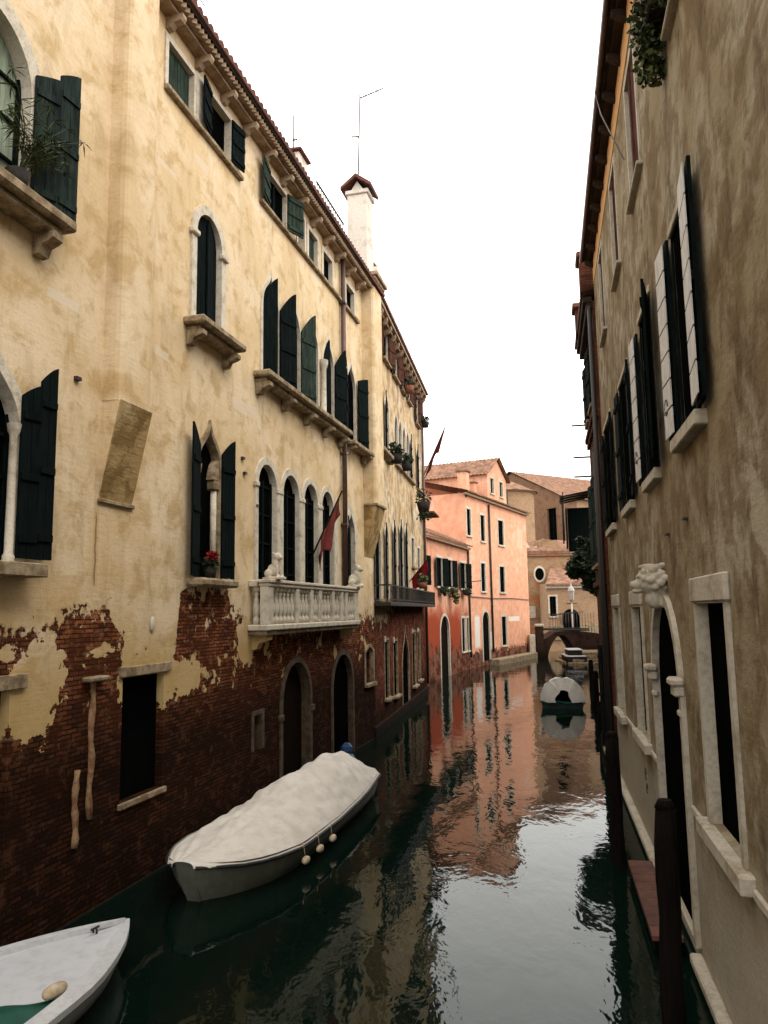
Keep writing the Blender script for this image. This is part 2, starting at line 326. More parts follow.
def facade(root,name,mat,x0,x1,z0,z1,ops,depth=.3,thick=6.,roofslope=None):
    mb=MB(); xs=sorted({x0,x1,*[o[0] for o in ops],*[o[1] for o in ops]}); zs=sorted({z0,z1,*[o[2] for o in ops],*[o[3] for o in ops]})
    for i in range(len(xs)-1):
        for j in range(len(zs)-1):
            cx=(xs[i]+xs[i+1])/2; cz=(zs[j]+zs[j+1])/2
            if any(o[0]<cx<o[1] and o[2]<cz<o[3] for o in ops): continue
            mb.add([(xs[i],0,zs[j]),(xs[i+1],0,zs[j]),(xs[i+1],0,zs[j+1]),(xs[i],0,zs[j+1])],[(0,1,2,3)])
    for o in ops:
        pr=profile(*o[:5])
        top=pr[1:-1]
        if o[4]!='rect':
            for a,b in zip(top[:-1],top[1:]):
                if abs(a[1]-o[3])<1e-6 and abs(b[1]-o[3])<1e-6: continue
                vs=[(a[0],0,a[1]),(b[0],0,b[1]),(b[0],0,o[3]),(a[0],0,o[3])]
                mb.add(vs,[(0,1,2,3)])
        for a,b in zip(pr,pr[1:]+pr[:1]):
            mb.add([(a[0],0,a[1]),(b[0],0,b[1]),(b[0],depth,b[1]),(a[0],depth,a[1])],[(0,3,2,1)])
    t=thick
    mb.add([(x0,0,z0),(x0,t,z0),(x0,t,z1),(x0,0,z1)],[(0,3,2,1)]); mb.add([(x1,0,z0),(x1,t,z0),(x1,t,z1),(x1,0,z1)],[(0,1,2,3)])
    mb.add([(x0,t,z0),(x1,t,z0),(x1,t,z1),(x0,t,z1)],[(3,2,1,0)]); mb.add([(x0,0,z1),(x1,0,z1),(x1,t,z1),(x0,t,z1)],[(0,1,2,3)])
    # closed back of the window recesses so no light leaks between them
    me=D.meshes.new(name); me.from_pydata(mb.v,[],mb.f); me.materials.append(M[mat]); o=D.objects.new(name,me); COL.objects.link(o); o.parent=root
    return o
def ring(mb,x0,x1,z0,z1,kind,w,y0,y1,inset=.004,closed=False):
    a=profile(x0+inset,x1-inset,z0,z1-inset,kind)
    if kind=='rect': b=profile(x0-w,x1+w,z0,z1+w,kind)
    else: b=profile(x0-w,x1+w,z0,z1+w*(1.6 if kind=='ogee' else 1),kind)
    n=len(a)
    for i in range(n-1):
        p,q,r_,t=a[i],a[i+1],b[i+1],b[i]
        v=[(p[0],y0,p[1]),(q[0],y0,q[1]),(r_[0],y0,r_[1]),(t[0],y0,t[1]),(p[0],y1,p[1]),(q[0],y1,q[1]),(r_[0],.0,r_[1]),(t[0],.0,t[1])]
        mb.add(v,[(0,3,2,1),(0,1,5,4),(3,7,6,2)])
    for i in (0,n-1):
        p,t=a[i],b[i]; mb.add([(p[0],y0,p[1]),(t[0],y0,t[1]),(t[0],0,t[1]),(p[0],0,p[1])],[(0,1,2,3)])
    return mb
def leaf(parent,hx,z0,z1,w,ang,left=True,mat='darksh',topk=None,y=-.045,faces=None,name='shutter',planks=4,battens=(.12,.5,.88)):
    """hinged shutter leaf; ang=0 closed, 180 flat against the wall. topk: height lost at the hinge side for arched tops."""
    sg=1 if left else -1; mb=MB(); pw=w/planks; th=.035
    def zt(u):   # u 0 hinge .. w
        if not topk: return z1
        t=1-u/w
        if topk[0]=='round': return z1-topk[1]*(1-math.sqrt(max(0,1-t*t)))
        return z1-topk[1]*(t**1.3)
    for i in range(planks):
        a=i*pw+.004; b=(i+1)*pw-.004; m=(a+b)/2; dz=random.uniform(-.006,.006)
        poly=[(sg*a,z0+dz),(sg*b,z0+dz),(sg*b,zt(b)),(sg*m,zt(m)),(sg*a,zt(a))]
        if sg<0: poly=poly[::-1]
        mb.prism(poly,-th/2,th/2)
    hh=z1-(topk[1] if topk else 0)-z0
    for k in battens:
        zz=z0+hh*k; a,b=sorted((sg*.02,sg*(w-.02)))
        mb.box(a,b,th/2+.001,th/2+.025,zz-.045,zz+.045)
    o=mb.build(name,mat,parent,loc=(hx,y,0),rot=(0,0,-sg*R(ang)))
    hb=MB()
    for k in (.15,.85):
        a,b=sorted((sg*-.03,sg*w*.7)); hb.box(a,b,-th/2-.012,-th/2-.002,z0+hh*k-.018,z0+hh*k+.018)
    me=hb.v; o2=D.meshes.new('h'); 
    return o
def window(root,x0,x1,z0,z1,kind='rect',fw=.14,fmat='stone',sill=None,back='glass',depth=.28,yf=-.03,mull=True,name='window',frame=True,label=None,smat='stonew'):
    pr=profile(x0-.02,x1+.02,z0-.02,z1+.02,kind); mb=MB(); n=len(pr)
    mb.add([(x,depth-.01,z) for x,z in pr],[tuple(range(n))]); mb.add([(x,depth+.03,z) for x,z in pr],[tuple(range(n))])
    w=mb.build(name,back,root)
    if label: w['label']=label
    if mull:
        mb=MB(); xc=(x0+x1)/2; zt=z1-(0 if kind=='rect' else (x1-x0)*.35)
        b=.035
        mb.box(x0,x0+.06,depth-.06,depth-.012,z0,zt); mb.box(x1-.06,x1,depth-.06,depth-.012,z0,zt); mb.box(xc-b,xc+b,depth-.065,depth-.012,z0+.06,zt)
        mb.box(x0+.06,xc-b,depth-.06,depth-.012,z0,z0+.07); mb.box(xc+b,x1-.06,depth-.06,depth-.012,z0,z0+.07)
        k=max(1,int((zt-z0)/.55))
        for i in range(1,k+1):
            zz=z0+(zt-z0)*i/(k+.2 if kind!='rect' else k); mb.box(x0+.06,xc-b,depth-.05,depth-.012,zz-.02,zz+.02); mb.box(xc+b,x1-.06,depth-.05,depth-.012,zz-.02,zz+.02)
        mb.build('sash','darksh',w)
    if frame:
        ring(MB(),x0,x1,z0,z1,kind,fw,yf,depth-.07).build('frame',fmat,w)  if False else None
        r_=MB(); ring(r_,x0,x1,z0,z1,kind,fw,yf,max(depth-.013,.005)); r_.build('frame',fmat,w)
    if sill:
        o,p,h=sill[:3]; r_=MB(); r_.bev(x0-o,x1+o,-p,.1,z0-h,z0-.004,.012); 
        r_.build('sill',sill[3] if len(sill)>3 else smat,w)
    return w
def brackets(parent,xs,z,y=-.02,w=.12,d=.3,h=.28,mat='stonew',name='bracket'):
    for x in xs:
        poly=[(y,z),(y-d,z),(y-d,z-h*.3),(y-d*.75,z-h*.45),(y-d*.45,z-h*.55),(y-d*.3,z-h*.95),(y,z-h)]
        MB().xprism(poly,x-w/2,x+w/2).build(name,mat,parent)
def tiles(parent,x0,x1,y0,z0,y1,z1,mat='tile',pitch=.2,amp=.05,name='roof',th=.03,axis='x'):
    """corrugated tiled slope from (y0,z0) eave to (y1,z1) ridge"""
    k=max(2,int((x1-x0)/pitch)); n=k*8; vs=[]; fs=[]; rows=max(2,int(math.hypot(y1-y0,z1-z0)/.38)); rows=min(rows,26)
    L=Vector((y1-y0,z1-z0)); nr=Vector((-L.y,L.x)).normalized()
    if nr.y<0: nr=-nr
    ring_=[]
    for j in range(rows):
        for e in (0,1):
            t=(j+e)/rows; lift=.022*(1-e)
            for i in range(n+1):
                ph=(i/8.)%1; h=amp*abs(math.cos(math.pi*ph))**.8 if True else 0
                jit=.012*mnoise.noise(Vector((i//8*3.1+x0,j*1.7,0)))
                hh=h+lift+jit
                vs.append((x0+(x1-x0)*i/n, y0+L.x*t+nr.x*hh, z0+L.y*t+nr.y*hh))
        b=j*2*(n+1)
        for i in range(n): fs.append((b+i,b+i+1,b+n+1+i+1,b+n+1+i))
    # front edge underside and slab
    mb=MB(); mb.add(vs,fs,False)
    mb.add([(x0,y0,z0-th),(x1,y0,z0-th),(x1,y1,z1-th),(x0,y1,z1-th)],[(0,1,2,3)])
    f=[]; fv=[]
    for i in range(n+1): fv+= [vs[i],(vs[i][0],y0,z0-th)]
    for i in range(n): f.append((2*i,2*i+1,2*i+3,2*i+2))
    mb.add(fv,f)
    me=D.meshes.new(name); me.from_pydata(mb.v,[],mb.f); me.materials.append(M[mat]); o=D.objects.new(name,me); COL.objects.link(o); o.parent=parent
    return o
def leaves(name,mat,pts,size=.05,n=400,parent=None,spread=.12,long=1.6):
    """many small leaf faces around a list of (centre, radius)"""
    mb=MB(); tot=sum(r[1]**2 for r in pts)
    for c,r in pts:
        c=Vector(c)
        for _ in range(int(n*r*r/tot)+1):
            d=Vector((random.gauss(0,1),random.gauss(0,1),random.gauss(0,1))).normalized()*r*random.random()**.45
            p=c+d; s=size*random.uniform(.6,1.4)
            a=Vector((random.gauss(0,1),random.gauss(0,1),random.gauss(0,.6))).normalized(); b=a.cross(Vector((random.gauss(0,1),random.gauss(0,1),random.gauss(0,1)))).normalized()
            mb.add([p-a*s*long/2,p+b*s*.45,p+a*s*long/2,p-b*s*.45],[(0,1,2,3)])
    me=D.meshes.new(name); me.from_pydata(mb.v,[],mb.f); me.materials.append(M[mat]); o=D.objects.new(name,me); COL.objects.link(o)
    if parent: o.parent=parent
    return o
# ================================================================= WORLD, SUN
wd=D.worlds.new('World'); SC.world=wd; wd.use_nodes=True; nt=wd.node_tree; bg=nt.nodes['Background']
sky=nt.nodes.new('ShaderNodeTexSky'); sky.sky_type='NISHITA'; sky.sun_disc=False; sky.sun_elevation=R(52); sky.sun_rotation=R(125); sky.dust_density=4; sky.air_density=1.5
mx=nt.nodes.new('ShaderNodeMix'); mx.data_type='RGBA'; mx.inputs[0].default_value=.86; nt.links.new(sky.outputs[0],mx.inputs[6]); mx.inputs[7].default_value=(21.,20.5,19.6,1)
nt.links.new(mx.outputs[2],bg.inputs[0]); bg.inputs[1].default_value=.13
sl=D.lights.new('sun','SUN'); so=D.objects.new('sun',sl); COL.objects.link(so); sl.energy=1.3; sl.angle=R(30); sl.color=(1,.93,.82)
az=R(125); el=R(52)   # sun direction: az measured from +Y towards +X
sd=Vector((math.sin(az)*math.cos(el),math.cos(az)*math.cos(el),math.sin(el)))
so.rotation_euler=sd.to_track_quat('Z','Y').to_euler()
SC.view_settings.view_transform='Standard'; SC.view_settings.look='None'; SC.view_settings.exposure=0.17; SC.view_settings.gamma=1
SC.render.engine='CYCLES'
# ================================================================= WATER, GROUND
n=N('canal_water',.035,.5); n.b.inputs['IOR'].default_value=1.29; n.b.inputs['Specular Tint'].default_value=(.82,1.,.88,1)
o=n.obj(); a=n.noise(n.scl(o,(1.,.55,1)),1.3,4,.55,.3); b=n.noise(n.scl(o,(1.,.42,1)),5.5,3,.55,.5); c_=n.noise(n.scl(o,(.5,.3,1)),.35,2,.5)
calm=n.mr(n.noise(n.scl(o,(1.,.7,1)),.16,3,.5),.42,.6,.25,1.)
h=n.ma('ADD',n.ma('MULTIPLY',a,1.),n.ma('MULTIPLY',n.ma('MULTIPLY',b,calm),.14))
n.col((.0022,.0075,.005)); n.bump(h,.6,.023); M['water']=n.m
mb=MB(); mb.add([(-60,-30,0),(120,-30,0),(120,160,0),(-60,160,0)],[(0,1,2,3)]); struct(mb.build('water','water'))
n=N('earth',.95,.1); n.col(n.mix(n.noise(n.obj(),.3),(.1,.085,.06),(.06,.05,.035))); M['earth']=n.m
mb=MB(); mb.add([(-1500,-1500,-1.6),(1500,-1500,-1.6),(1500,1500,-1.6),(-1500,1500,-1.6)],[(0,1,2,3)]); struct(mb.build('ground','earth'))
# ================================================================= LEFT CREAM HOUSE (A)
PA=(-4.2614,10.5304); UA=(.25113,.96795)
A=Frame(PA,(PA[0]+UA[0],PA[1]+UA[1])); EA=15.35
rA=A.root('canal_house','long cream plastered house with arched windows, stone balcony and exposed brick base','house')
ZT=14.8
opsA=[(-2.85,-1.27,9.26,11.55,'round'),(-2.4,-1.2,4.66,7.3,'ogee'),(3.2,4.22,9.36,11.66,'round'),(3.42,4.26,4.66,7.5,'ogee'),
 (6.3,7.22,9.28,11.8,'ogee'),(7.72,8.64,9.28,11.8,'ogee'),(9.1,10.0,9.28,11.8,'ogee'),(10.42,11.36,9.28,11.75,'ogee'),(12.6,13.55,9.1,11.7,'ogee'),
 (6.08,7.1,3.66,7.3,'round'),(7.5,8.55,3.66,7.3,'round'),(8.9,9.9,3.66,7.3,'round'),(10.25,11.2,3.66,7.3,'round'),(12.45,13.2,3.66,7.0,'ogee'),
 (2.1,3.03,13.3,14.2,'rect'),(3.66,4.6,13.4,14.28,'rect'),(6.6,7.7,13.4,14.3,'rect'),(8.5,9.,13.42,14.32,'rect'),(9.3,10.0,13.45,14.25,'rect'),(10.5,11.3,13.45,14.2,'rect'),(12.65,13.5,13.4,14.15,'rect'),
 (-2.1,-1.1,1.27,3.13,'rect'),(1.25,2.42,1.27,3.08,'rect'),(5.95,6.38,1.2,1.92,'rect'),(7.5,9.3,-.05,2.85,'round'),(11.1,12.9,-.05,2.83,'round'),(14.35,15.25,1.8,2.9,'segment'),
 (-4.6,-3.4,4.66,7.3,'ogee'),(-5,-3.6,9.26,11.55,'round'),(-6.,-4.6,1.27,3.13,'rect')]
facade(rA,'wall','plasterA',-13,15.5,-1.2,ZT,opsA,.24,7)
def leafpair(w,x0,x1,z0,z1,al,ar,mat='darksh',topk=None,wd_=None,**k):
    ww=wd_ or (x1-x0)/2
    if al is not None: leaf(w,x0,z0,z1,ww,al,True,mat,topk,**k)
    if ar is not None: leaf(w,x1,z0,z1,ww,ar,False,mat,topk,**k)
# top-left arched window
w=window(rA,-2.85,-1.27,9.26,11.55,'round',.22,'stone',None,'curtain',.16,yf=-.06)
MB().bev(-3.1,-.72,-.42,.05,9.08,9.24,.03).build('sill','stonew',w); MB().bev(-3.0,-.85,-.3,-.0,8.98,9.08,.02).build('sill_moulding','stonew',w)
brackets(w,[-2.9,-.98],8.98,w=.2,d=.3,h=.3)
leaf(w,-1.24,9.27,11.2,.36,158,False,'tealsh',('ogee',.12),y=-.08,planks=2); leaf(w,-.9,9.27,11.5,.36,174,False,'tealsh',('ogee',.2),y=-.2,planks=2)
# middle-left gothic window
w=window(rA,-2.4,-1.2,4.66,7.3,'ogee',.16,'stone',(.3,.32,.17),'dark',.14,yf=-.07)
MB().lathe([(.075,0),(.075,.06),(.055,.1),(.05,1.55),(.075,1.6),(.09,1.7)],(-1.26,-.02,4.68),10).build('column','stone',w)
leaf(w,-1.22,4.72,6.95,.3,168,False,'darksh',('ogee',.2),y=-.08,planks=2); leaf(w,-.95,4.72,7.25,.28,176,False,'darksh',('ogee',.25),y=-.14,planks=2)
# single arched window
w=window(rA,3.2,4.22,9.36,11.66,'round',.17,'stone',None,'dark',.14,yf=-.05,mull=False)
leafpair(w,3.215,4.205,9.37,11.62,4,9,topk=('round',.5),y=.09,planks=3)
MB().bev(2.82,4.62,-.42,.02,9.2,9.34,.03).build('sill','stonew',w); MB().bev(2.95,4.5,-.28,-.0,9.1,9.2,.02).build('sill_moulding','stonew',w); brackets(w,[3.0,4.42],9.1,w=.17,d=.32,h=.26)
for x in (3.1,4.3): MB().bev(x-.13,x+.13,-.11,0,11.02,11.13,.02).build('capital','stone',w)
# gothic window
w=window(rA,3.42,4.26,4.66,7.5,'ogee',.1,'stonew',None,'dark',.14,yf=-.05,mull=False)
MB().bev(3.1,4.62,-.3,.05,4.5,4.655,.04).build('sill','stonew',w)
MB().tube([(4.17,.05,4.68),(4.17,.05,6.35)],.06,10).build('column','stone',w)
MB().bev(4.06,4.27,-.04,.18,6.35,6.55,.03).build('capital','stonew',w)
MB().prism([(4.02,6.55),(4.27,6.55),(4.26,7.0),(4.12,6.85),(4.06,6.72)],-.03,.16).build('tracery','stonew',w); MB().prism([(3.42,6.5),(3.52,6.6),(3.56,6.75),(3.5,6.9),(3.42,7.0)],-.03,.16).build('tracery','stonew',w)
leaf(w,3.4,4.68,7.42,.44,168,True,'darksh',('ogee',.35),y=-.07); leaf(w,4.28,4.68,7.42,.44,172,False,'darksh',('ogee',.35),y=-.07)
pot=MB().lathe([(.0,0),(.09,0),(.13,.2),(.12,.2),(.0,.19)],(0,0,0),10).build('flower_pot','potdk'); pot.location=A.P(3.72,-.14,4.66)
tag(pot,'small dark pot of red flowers on the sill of the gothic window','flower pot')
leaves('leaves','leafdk',[((0,0,.26),.15)],.06,160,pot); leaves('flowers','flower',[((.03,-.02,.4),.11)],.045,110,pot)
# five light gothic window row
wl=[(6.3,7.22),(7.72,8.64),(9.1,10.0),(10.42,11.36)]
for i,(a,b) in enumerate(wl):
    zt=11.8 if i<3 else 11.75
    w=window(rA,a,b,9.28,zt,'ogee',.10,'stone',None,'dark',.07,yf=-.03,mull=False)
    T=('ogee',.62)
    if i==0: leaf(w,a+.01,9.3,11.72,.49,22,True,'darksh',T,y=.0); leaf(w,b,9.3,11.75,.60,163,False,'darksh',T,y=-.06)
    if i==1: leaf(w,a+.01,9.3,11.72,.49,8,True,'darksh',T,y=.03); leaf(w,b,9.3,11.75,.60,163,False,'greensh',T,y=-.06)
    if i==2: leaf(w,a+.01,9.3,11.72,.46,12,True,'darksh',T,y=.03)
    if i==3: leaf(w,a+.01,9.3,11.66,.42,15,True,'darksh',T,y=.03); leaf(w,b,9.3,11.7,.56,163,False,'darksh',T,y=-.06)
    if i==0:
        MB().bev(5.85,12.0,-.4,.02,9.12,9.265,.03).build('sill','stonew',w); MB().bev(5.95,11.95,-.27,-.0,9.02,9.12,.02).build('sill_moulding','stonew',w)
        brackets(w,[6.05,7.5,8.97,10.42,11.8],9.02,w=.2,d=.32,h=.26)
    if i==2: MB().lathe([(.12,0),(.12,.08),(.08,.12),(.075,1.35),(.1,1.4),(.13,1.52),(.13,1.6)],(b+.23,-.1,9.27),12).build('column','stone',w)
w=window(rA,12.6,13.55,9.1,11.7,'ogee',.10,'stone',None,'dark',.07,yf=-.03,mull=False)
MB().bev(12.3,14.5,-.38,.02,8.95,9.09,.03).build('sill','stonew',w); brackets(w,[12.5,14.2],8.95,w=.2,d=.32,h=.26)
leaf(w,12.61,9.12,11.6,.45,168,True,'darksh',('ogee',.6),y=-.05); leaf(w,13.57,9.12,11.45,.6,165,False,'darksh',('ogee',.18),y=-.1)
# balcony loggia
for i,(a,b) in enumerate([(6.08,7.1),(7.5,8.55),(8.9,9.9),(10.25,11.2)]):
    w=window(rA,a,b,3.66,7.3,'round',.15,'stone',None,'dark',.14,yf=-.04,name='balcony_door')
    MB().bev(b-.01,b+.36,-.075,.0,6.72,6.84,.02).build('capital','stone',w)
    if i==0: MB().bev(a-.2,a+.0,-.075,.0,6.72,6.84,.02).build('capital','stone',w)
    MB().box(b+.03,b+.33,-.055,-.002,3.66,6.72).build('pier','stone',w)
w=window(rA,12.45,13.2,3.66,7.0,'ogee',.22,'stone',None,'dark',.14,yf=-.06,name='balcony_door')
leaf(w,12.47,3.7,6.8,.36,165,True,'darksh',('ogee',.4),y=-.1)
# balcony
BX0,BX1,BD=5.68,12.15,.44
bal=MB().bev(BX0-.06,BX1+.06,-BD-.05,.0,3.66,3.78,.02).build('balcony','stone',rA)
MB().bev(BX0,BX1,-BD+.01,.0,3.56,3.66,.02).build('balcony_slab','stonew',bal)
R0=MB(); R0.bev(BX0-.02,BX1+.02,-BD-.02,-BD+.2,4.56,4.64,.02); R0.bev(BX0-.05,BX1+.05,-BD-.05,-BD+.23,4.64,4.71,.015); R0.build('handrail','stone',bal)
for x0,x1 in ((BX0-.02,BX0+.2),(BX1-.2,BX1+.02)): MB().bev(x0,x1,-BD+.232,-.0,4.56,4.705,.02).build('handrail','stone',bal)
bp=[(.0,.0),(.07,.0),(.07,.12),(.05,.14),(.045,.18),(.06,.22),(.08,.31),(.07,.4),(.045,.52),(.035,.60),(.055,.63),(.035,.65),(.04,.68),(.07,.7),(.07,.78),(0,.78)]
proto=None
piers=[BX0+.14,7.42,8.35,8.95,9.95,10.7,11.1,BX1-.14]
for x in piers:
    e=.16 if x in (piers[0],piers[-1]) else .09
    MB().bev(x-e,x+e,-BD-.0,-BD+.18,3.78,4.56,.015).build('pier','stone',bal)
def bal_at(x,y):
    global proto
    if proto is None: proto=MB().lathe(bp,(0,0,0),12).build('baluster','stone',bal,loc=(x,y,3.78))
    else: dup(proto,bal,location=(x,y,3.78))
for a,b in zip(piers[:-1],piers[1:]):
    k=max(1,int(round((b-a-.2)/.24)))
    for i in range(k): bal_at(a+.13+(b-a-.26)*(i+.5)/k,-BD+.09)
for y in (-.14,): bal_at(BX0+.1,y); bal_at(BX1-.1,y)
brackets(bal,[5.95,11.9],3.56,y=-.0,w=.22,d=.38,h=.3,mat='ochre')
def lion(name,loc,rz,label,sc=1.):
    t=MB(); E=t.ball
    E((0,0,.17),(.12,.16,.15)); E((0,-.08,.3),(.10,.10,.17)); E((0,-.12,.46),(.10,.09,.10)); E((0,-.2,.43),(.055,.06,.045)); E((-.08,-.05,.54),.03); E((.08,-.05,.54),.03)
    E((-.06,-.16,.13),(.035,.035,.14)); E((.06,-.16,.13),(.035,.035,.14)); E((-.06,-.2,.02),(.04,.06,.03)); E((.06,-.2,.02),(.04,.06,.03)); E((-.11,.06,.09),(.06,.11,.1)); E((.11,.06,.09),(.06,.11,.1)); E((.1,.18,.06),(.04,.1,.035))
    t.box(-.15,.15,-.25,.2,-.05,.01)
    o=t.build(name,'stone'); m=o.modifiers.new('r','REMESH'); m.mode='VOXEL'; m.voxel_size=.016; m.use_smooth_shade=True
    o.location=loc; o.rotation_euler=(0,0,rz); o.scale=(sc,)*3
    return tag(o,label,'statue')
lion('lion_statue',A.P(6.15,-.36,4.76),A.ang-.3,'small seated stone lion on the near end of the balcony rail',.95)
lion('lion_statue',A.P(12.05,-.36,4.76),A.ang+.3,'small seated stone lion on the far end of the balcony rail',1.05)
# attic windows
sl_=MB().bev(2.0,5.1,-.1,.02,13.2,13.29,.012).build('string_course','stonew',rA); MB().bev(6.1,12.,-.1,.02,13.28,13.37,.012).build('string_course','stonew',rA); MB().bev(12.35,13.9,-.1,.02,13.26,13.37,.012).build('string_course','stonew',rA)
w=window(rA,2.1,3.03,13.3,14.2,'rect',.1,'stone',None,'dark',.25,mull=False); leafpair(w,2.11,3.02,13.32,14.18,2,3,'greensh',y=.1)
w=window(rA,3.66,4.6,13.4,14.28,'rect',.1,'stone',None,'dark',.14,mull=False); leafpair(w,3.66,4.6,13.36,14.3,168,172,'darksh',y=-.05); 
MB().box(3.1,3.58,-.03,-.002,13.3,14.35).build('pier','stone',w)
w=window(rA,6.6,7.7,13.4,14.3,'rect',.1,'stone',None,'dark',.14); leafpair(w,6.58,7.72,13.4,14.36,170,158,'greensh',y=-.05)
w=window(rA,8.5,9.,13.42,14.32,'rect',.08,'stone',None,'brownsh',.2,mull=False)
w=window(rA,9.3,10.0,13.45,14.25,'rect',.12,'stone',None,'dark',.18,mull=False); leafpair(w,9.31,9.99,13.47,14.23,2,2,'greensh',y=.1)
w=window(rA,10.5,11.3,13.45,14.2,'rect',.12,'stone',None,'glass',.16); w=window(rA,12.65,13.5,13.4,14.15,'rect',.12,'stone',None,'glass',.16)
# ground floor
w=window(rA,-2.1,-1.1,1.27,3.13,'rect',.0,'stone',None,'dark',.14,frame=False,mull=False); MB().bev(-2.3,-.85,-.05,.02,3.14,3.32,.01).build('lintel','stonew',w)
w=window(rA,1.25,2.42,1.27,3.08,'rect',.0,'stone',None,'dark',.14,frame=False,mull=False); MB().bev(1.15,2.6,-.045,.02,3.09,3.24,.01).build('lintel','stonew',w); MB().bev(1.2,2.5,-.05,.2,1.18,1.266,.01).build('sill','stonew',w)
w=window(rA,5.95,6.38,1.2,1.92,'rect',.09,'oldstone',None,'dark',.2,mull=False,name='niche')
w=window(rA,7.5,9.3,-.05,2.85,'round',.13,'oldstone',None,'olddoor',.22,yf=-.04,mull=False,name='water_door')
MB().box(8.35,8.45,.28,.33,0,2.6).build('plank_rail','wood',w); MB().bev(8.5,9.2,.24,.33,.5,.95,.01).build('door_panel','brownsh',w)
for x in (7.38,9.42): MB().bev(x-.12,x+.12,-.08,0,1.6,1.75,.02).build('capital','oldstone',w)
w=window(rA,11.1,12.9,-.05,2.83,'round',.13,'oldstone',None,'dark',.14,yf=-.04,mull=False,name='water_door')
w=window(rA,14.35,15.25,1.8,2.9,'segment',.1,'stonew',(.1,.12,.12),'dark',.3,mull=True)
for a in [(-4.6,-3.4,4.66,7.3,'ogee'),(-5,-3.6,9.26,11.55,'round'),(-6.,-4.6,1.27,3.13,'rect')]: window(rA,*a,.14,'stone',(.2,.2,.14),'dark',.14)
# second line of stone footing, cemented pipes on the brick
MB().bev(-13,7.3,-.025,0,-1.2,.03,.01).build('footing','wetstone',rA); MB().bev(9.6,10.9,-.025,0,-1.2,.03,.01).build('footing','wetstone',rA); MB().bev(13.1,15.4,-.025,0,-1.2,.03,.01).build('footing','wetstone',rA)
for x,z0,z1 in ((.5,1.25,3.1),(.2,.95,1.95)):
    pts=[(x+.02*math.sin(z*7),-.015,z) for z in [z0+(z1-z0)*i/9 for i in range(10)]]
    MB().tube(pts,[.045+.012*math.sin(i*2.1) for i in range(10)],8).build('cemented_pipe',simple('crumbling_mortar',(.36,.24,.13),(.2,.09,.05),.95,8,.6,.1),rA)
MB().bev(.28,.72,-.16,.02,3.1,3.17,.02).build('stone_ledge','stonew',rA)
rA_plug=MB().ball((2.0,-.02,3.87),(.06,.03,.12)).build('wall_vent','stone',rA)
# wall anchors, hooks
for x,z in ((-.1,7.3),(1.42,7.25),(1.42,7.05),(5.4,6.9),(6.0,6.3),(5.3,7.2)): MB().box(x-.04,x+.06,-.06,0,z-.02,z+.03).build('wall_anchor','iron',rA)
# flue with corbelled foot
rc=[(.52,0),(.52,-.2),(.535,-.27),(.57,-.305),(.64,-.32),(1.24,-.32),(1.31,-.305),(1.345,-.27),(1.36,-.2),(1.36,0)]
fl=MB().hprism(rc,7.15,16.2).build('chimney_flue','plasterA',rA)
MB().xprism([(0,5.72),(0,7.148),(-.305,7.148)],.53,1.35).build('flue_foot','plasterA',fl); mb=MB().xprism([(0,5.7),(0,5.72),(-.305,7.148),(-.325,7.148)],.52,1.36); mb.build('flue_corbel','ochre',fl); MB().bev(.48,1.38,-.05,0,5.64,5.7,.01).build('corbel_ledge','stonew',fl)
f2=MB().hprism([(14.4,0),(14.4,-.34),(14.44,-.4),(14.5,-.42),(15.42,-.42),(15.48,-.4),(15.52,-.34),(15.52,0)],7.4,15.2).build('chimney_flue','plasterA',rA)
MB().xprism([(0,5.75),(0,7.4),(-.42,7.4)],14.4,15.52).build('flue_corbel','ochre',f2); MB().bev(14.36,15.56,-.47,-.0,7.38,7.46,.01).build('corbel_ledge','stonew',f2)
# downpipe
mb=MB(); mb.tube([(12.05,-.11,14.8),(12.05,-.11,3.8)],.075,10); [mb.box(11.95,12.15,-.2,-.0,z,z+.06) for z in (13.2,11.2,8.6,6.5,4.6)]; mb.build('downpipe','pipe',rA)
# eaves and roof
ez=14.68
rf=tiles(rA,-13,15.6,-.5,14.84,4.0,16.4,'tiledark',.21,.06,'roof')
MB().box(-13,15.6,-.44,.0,14.76,14.81).build('eave_board','eavewood',rf)
mb=MB()
for i in range(int(28/.13)):
    x=-12.5+i*.13; mb.add([(x,-.34,14.66),(x+.065,-.42,14.66),(x+.13,-.34,14.66),(x,-.34,14.755),(x+.065,-.42,14.755),(x+.13,-.34,14.755)],[(0,2,1),(3,4,5),(0,1,4,3),(1,2,5,4),(2,0,3,5)])
mb.box(-13,15.6,-.34,-.0,14.68,14.758); mb.box(-13,15.6,-.24,-.0,14.60,14.68); mb.build('dentil_course','eave',rf)
pr=None
for i in range(22):
    x=-6.4+i*1.06
    if pr is None:
        poly=[(0,14.6),(-.34,14.6),(-.34,14.54),(-.3,14.48),(-.16,14.46),(-.1,14.38),(0,14.36)]
        pr=MB().xprism(poly,-.07,.07).build('eave_bracket','eave',rf,loc=(x,0,0))
    else:
        if .4<x<1.5 or x>14.2: continue
        dup(pr,rf,location=(x,0,0))
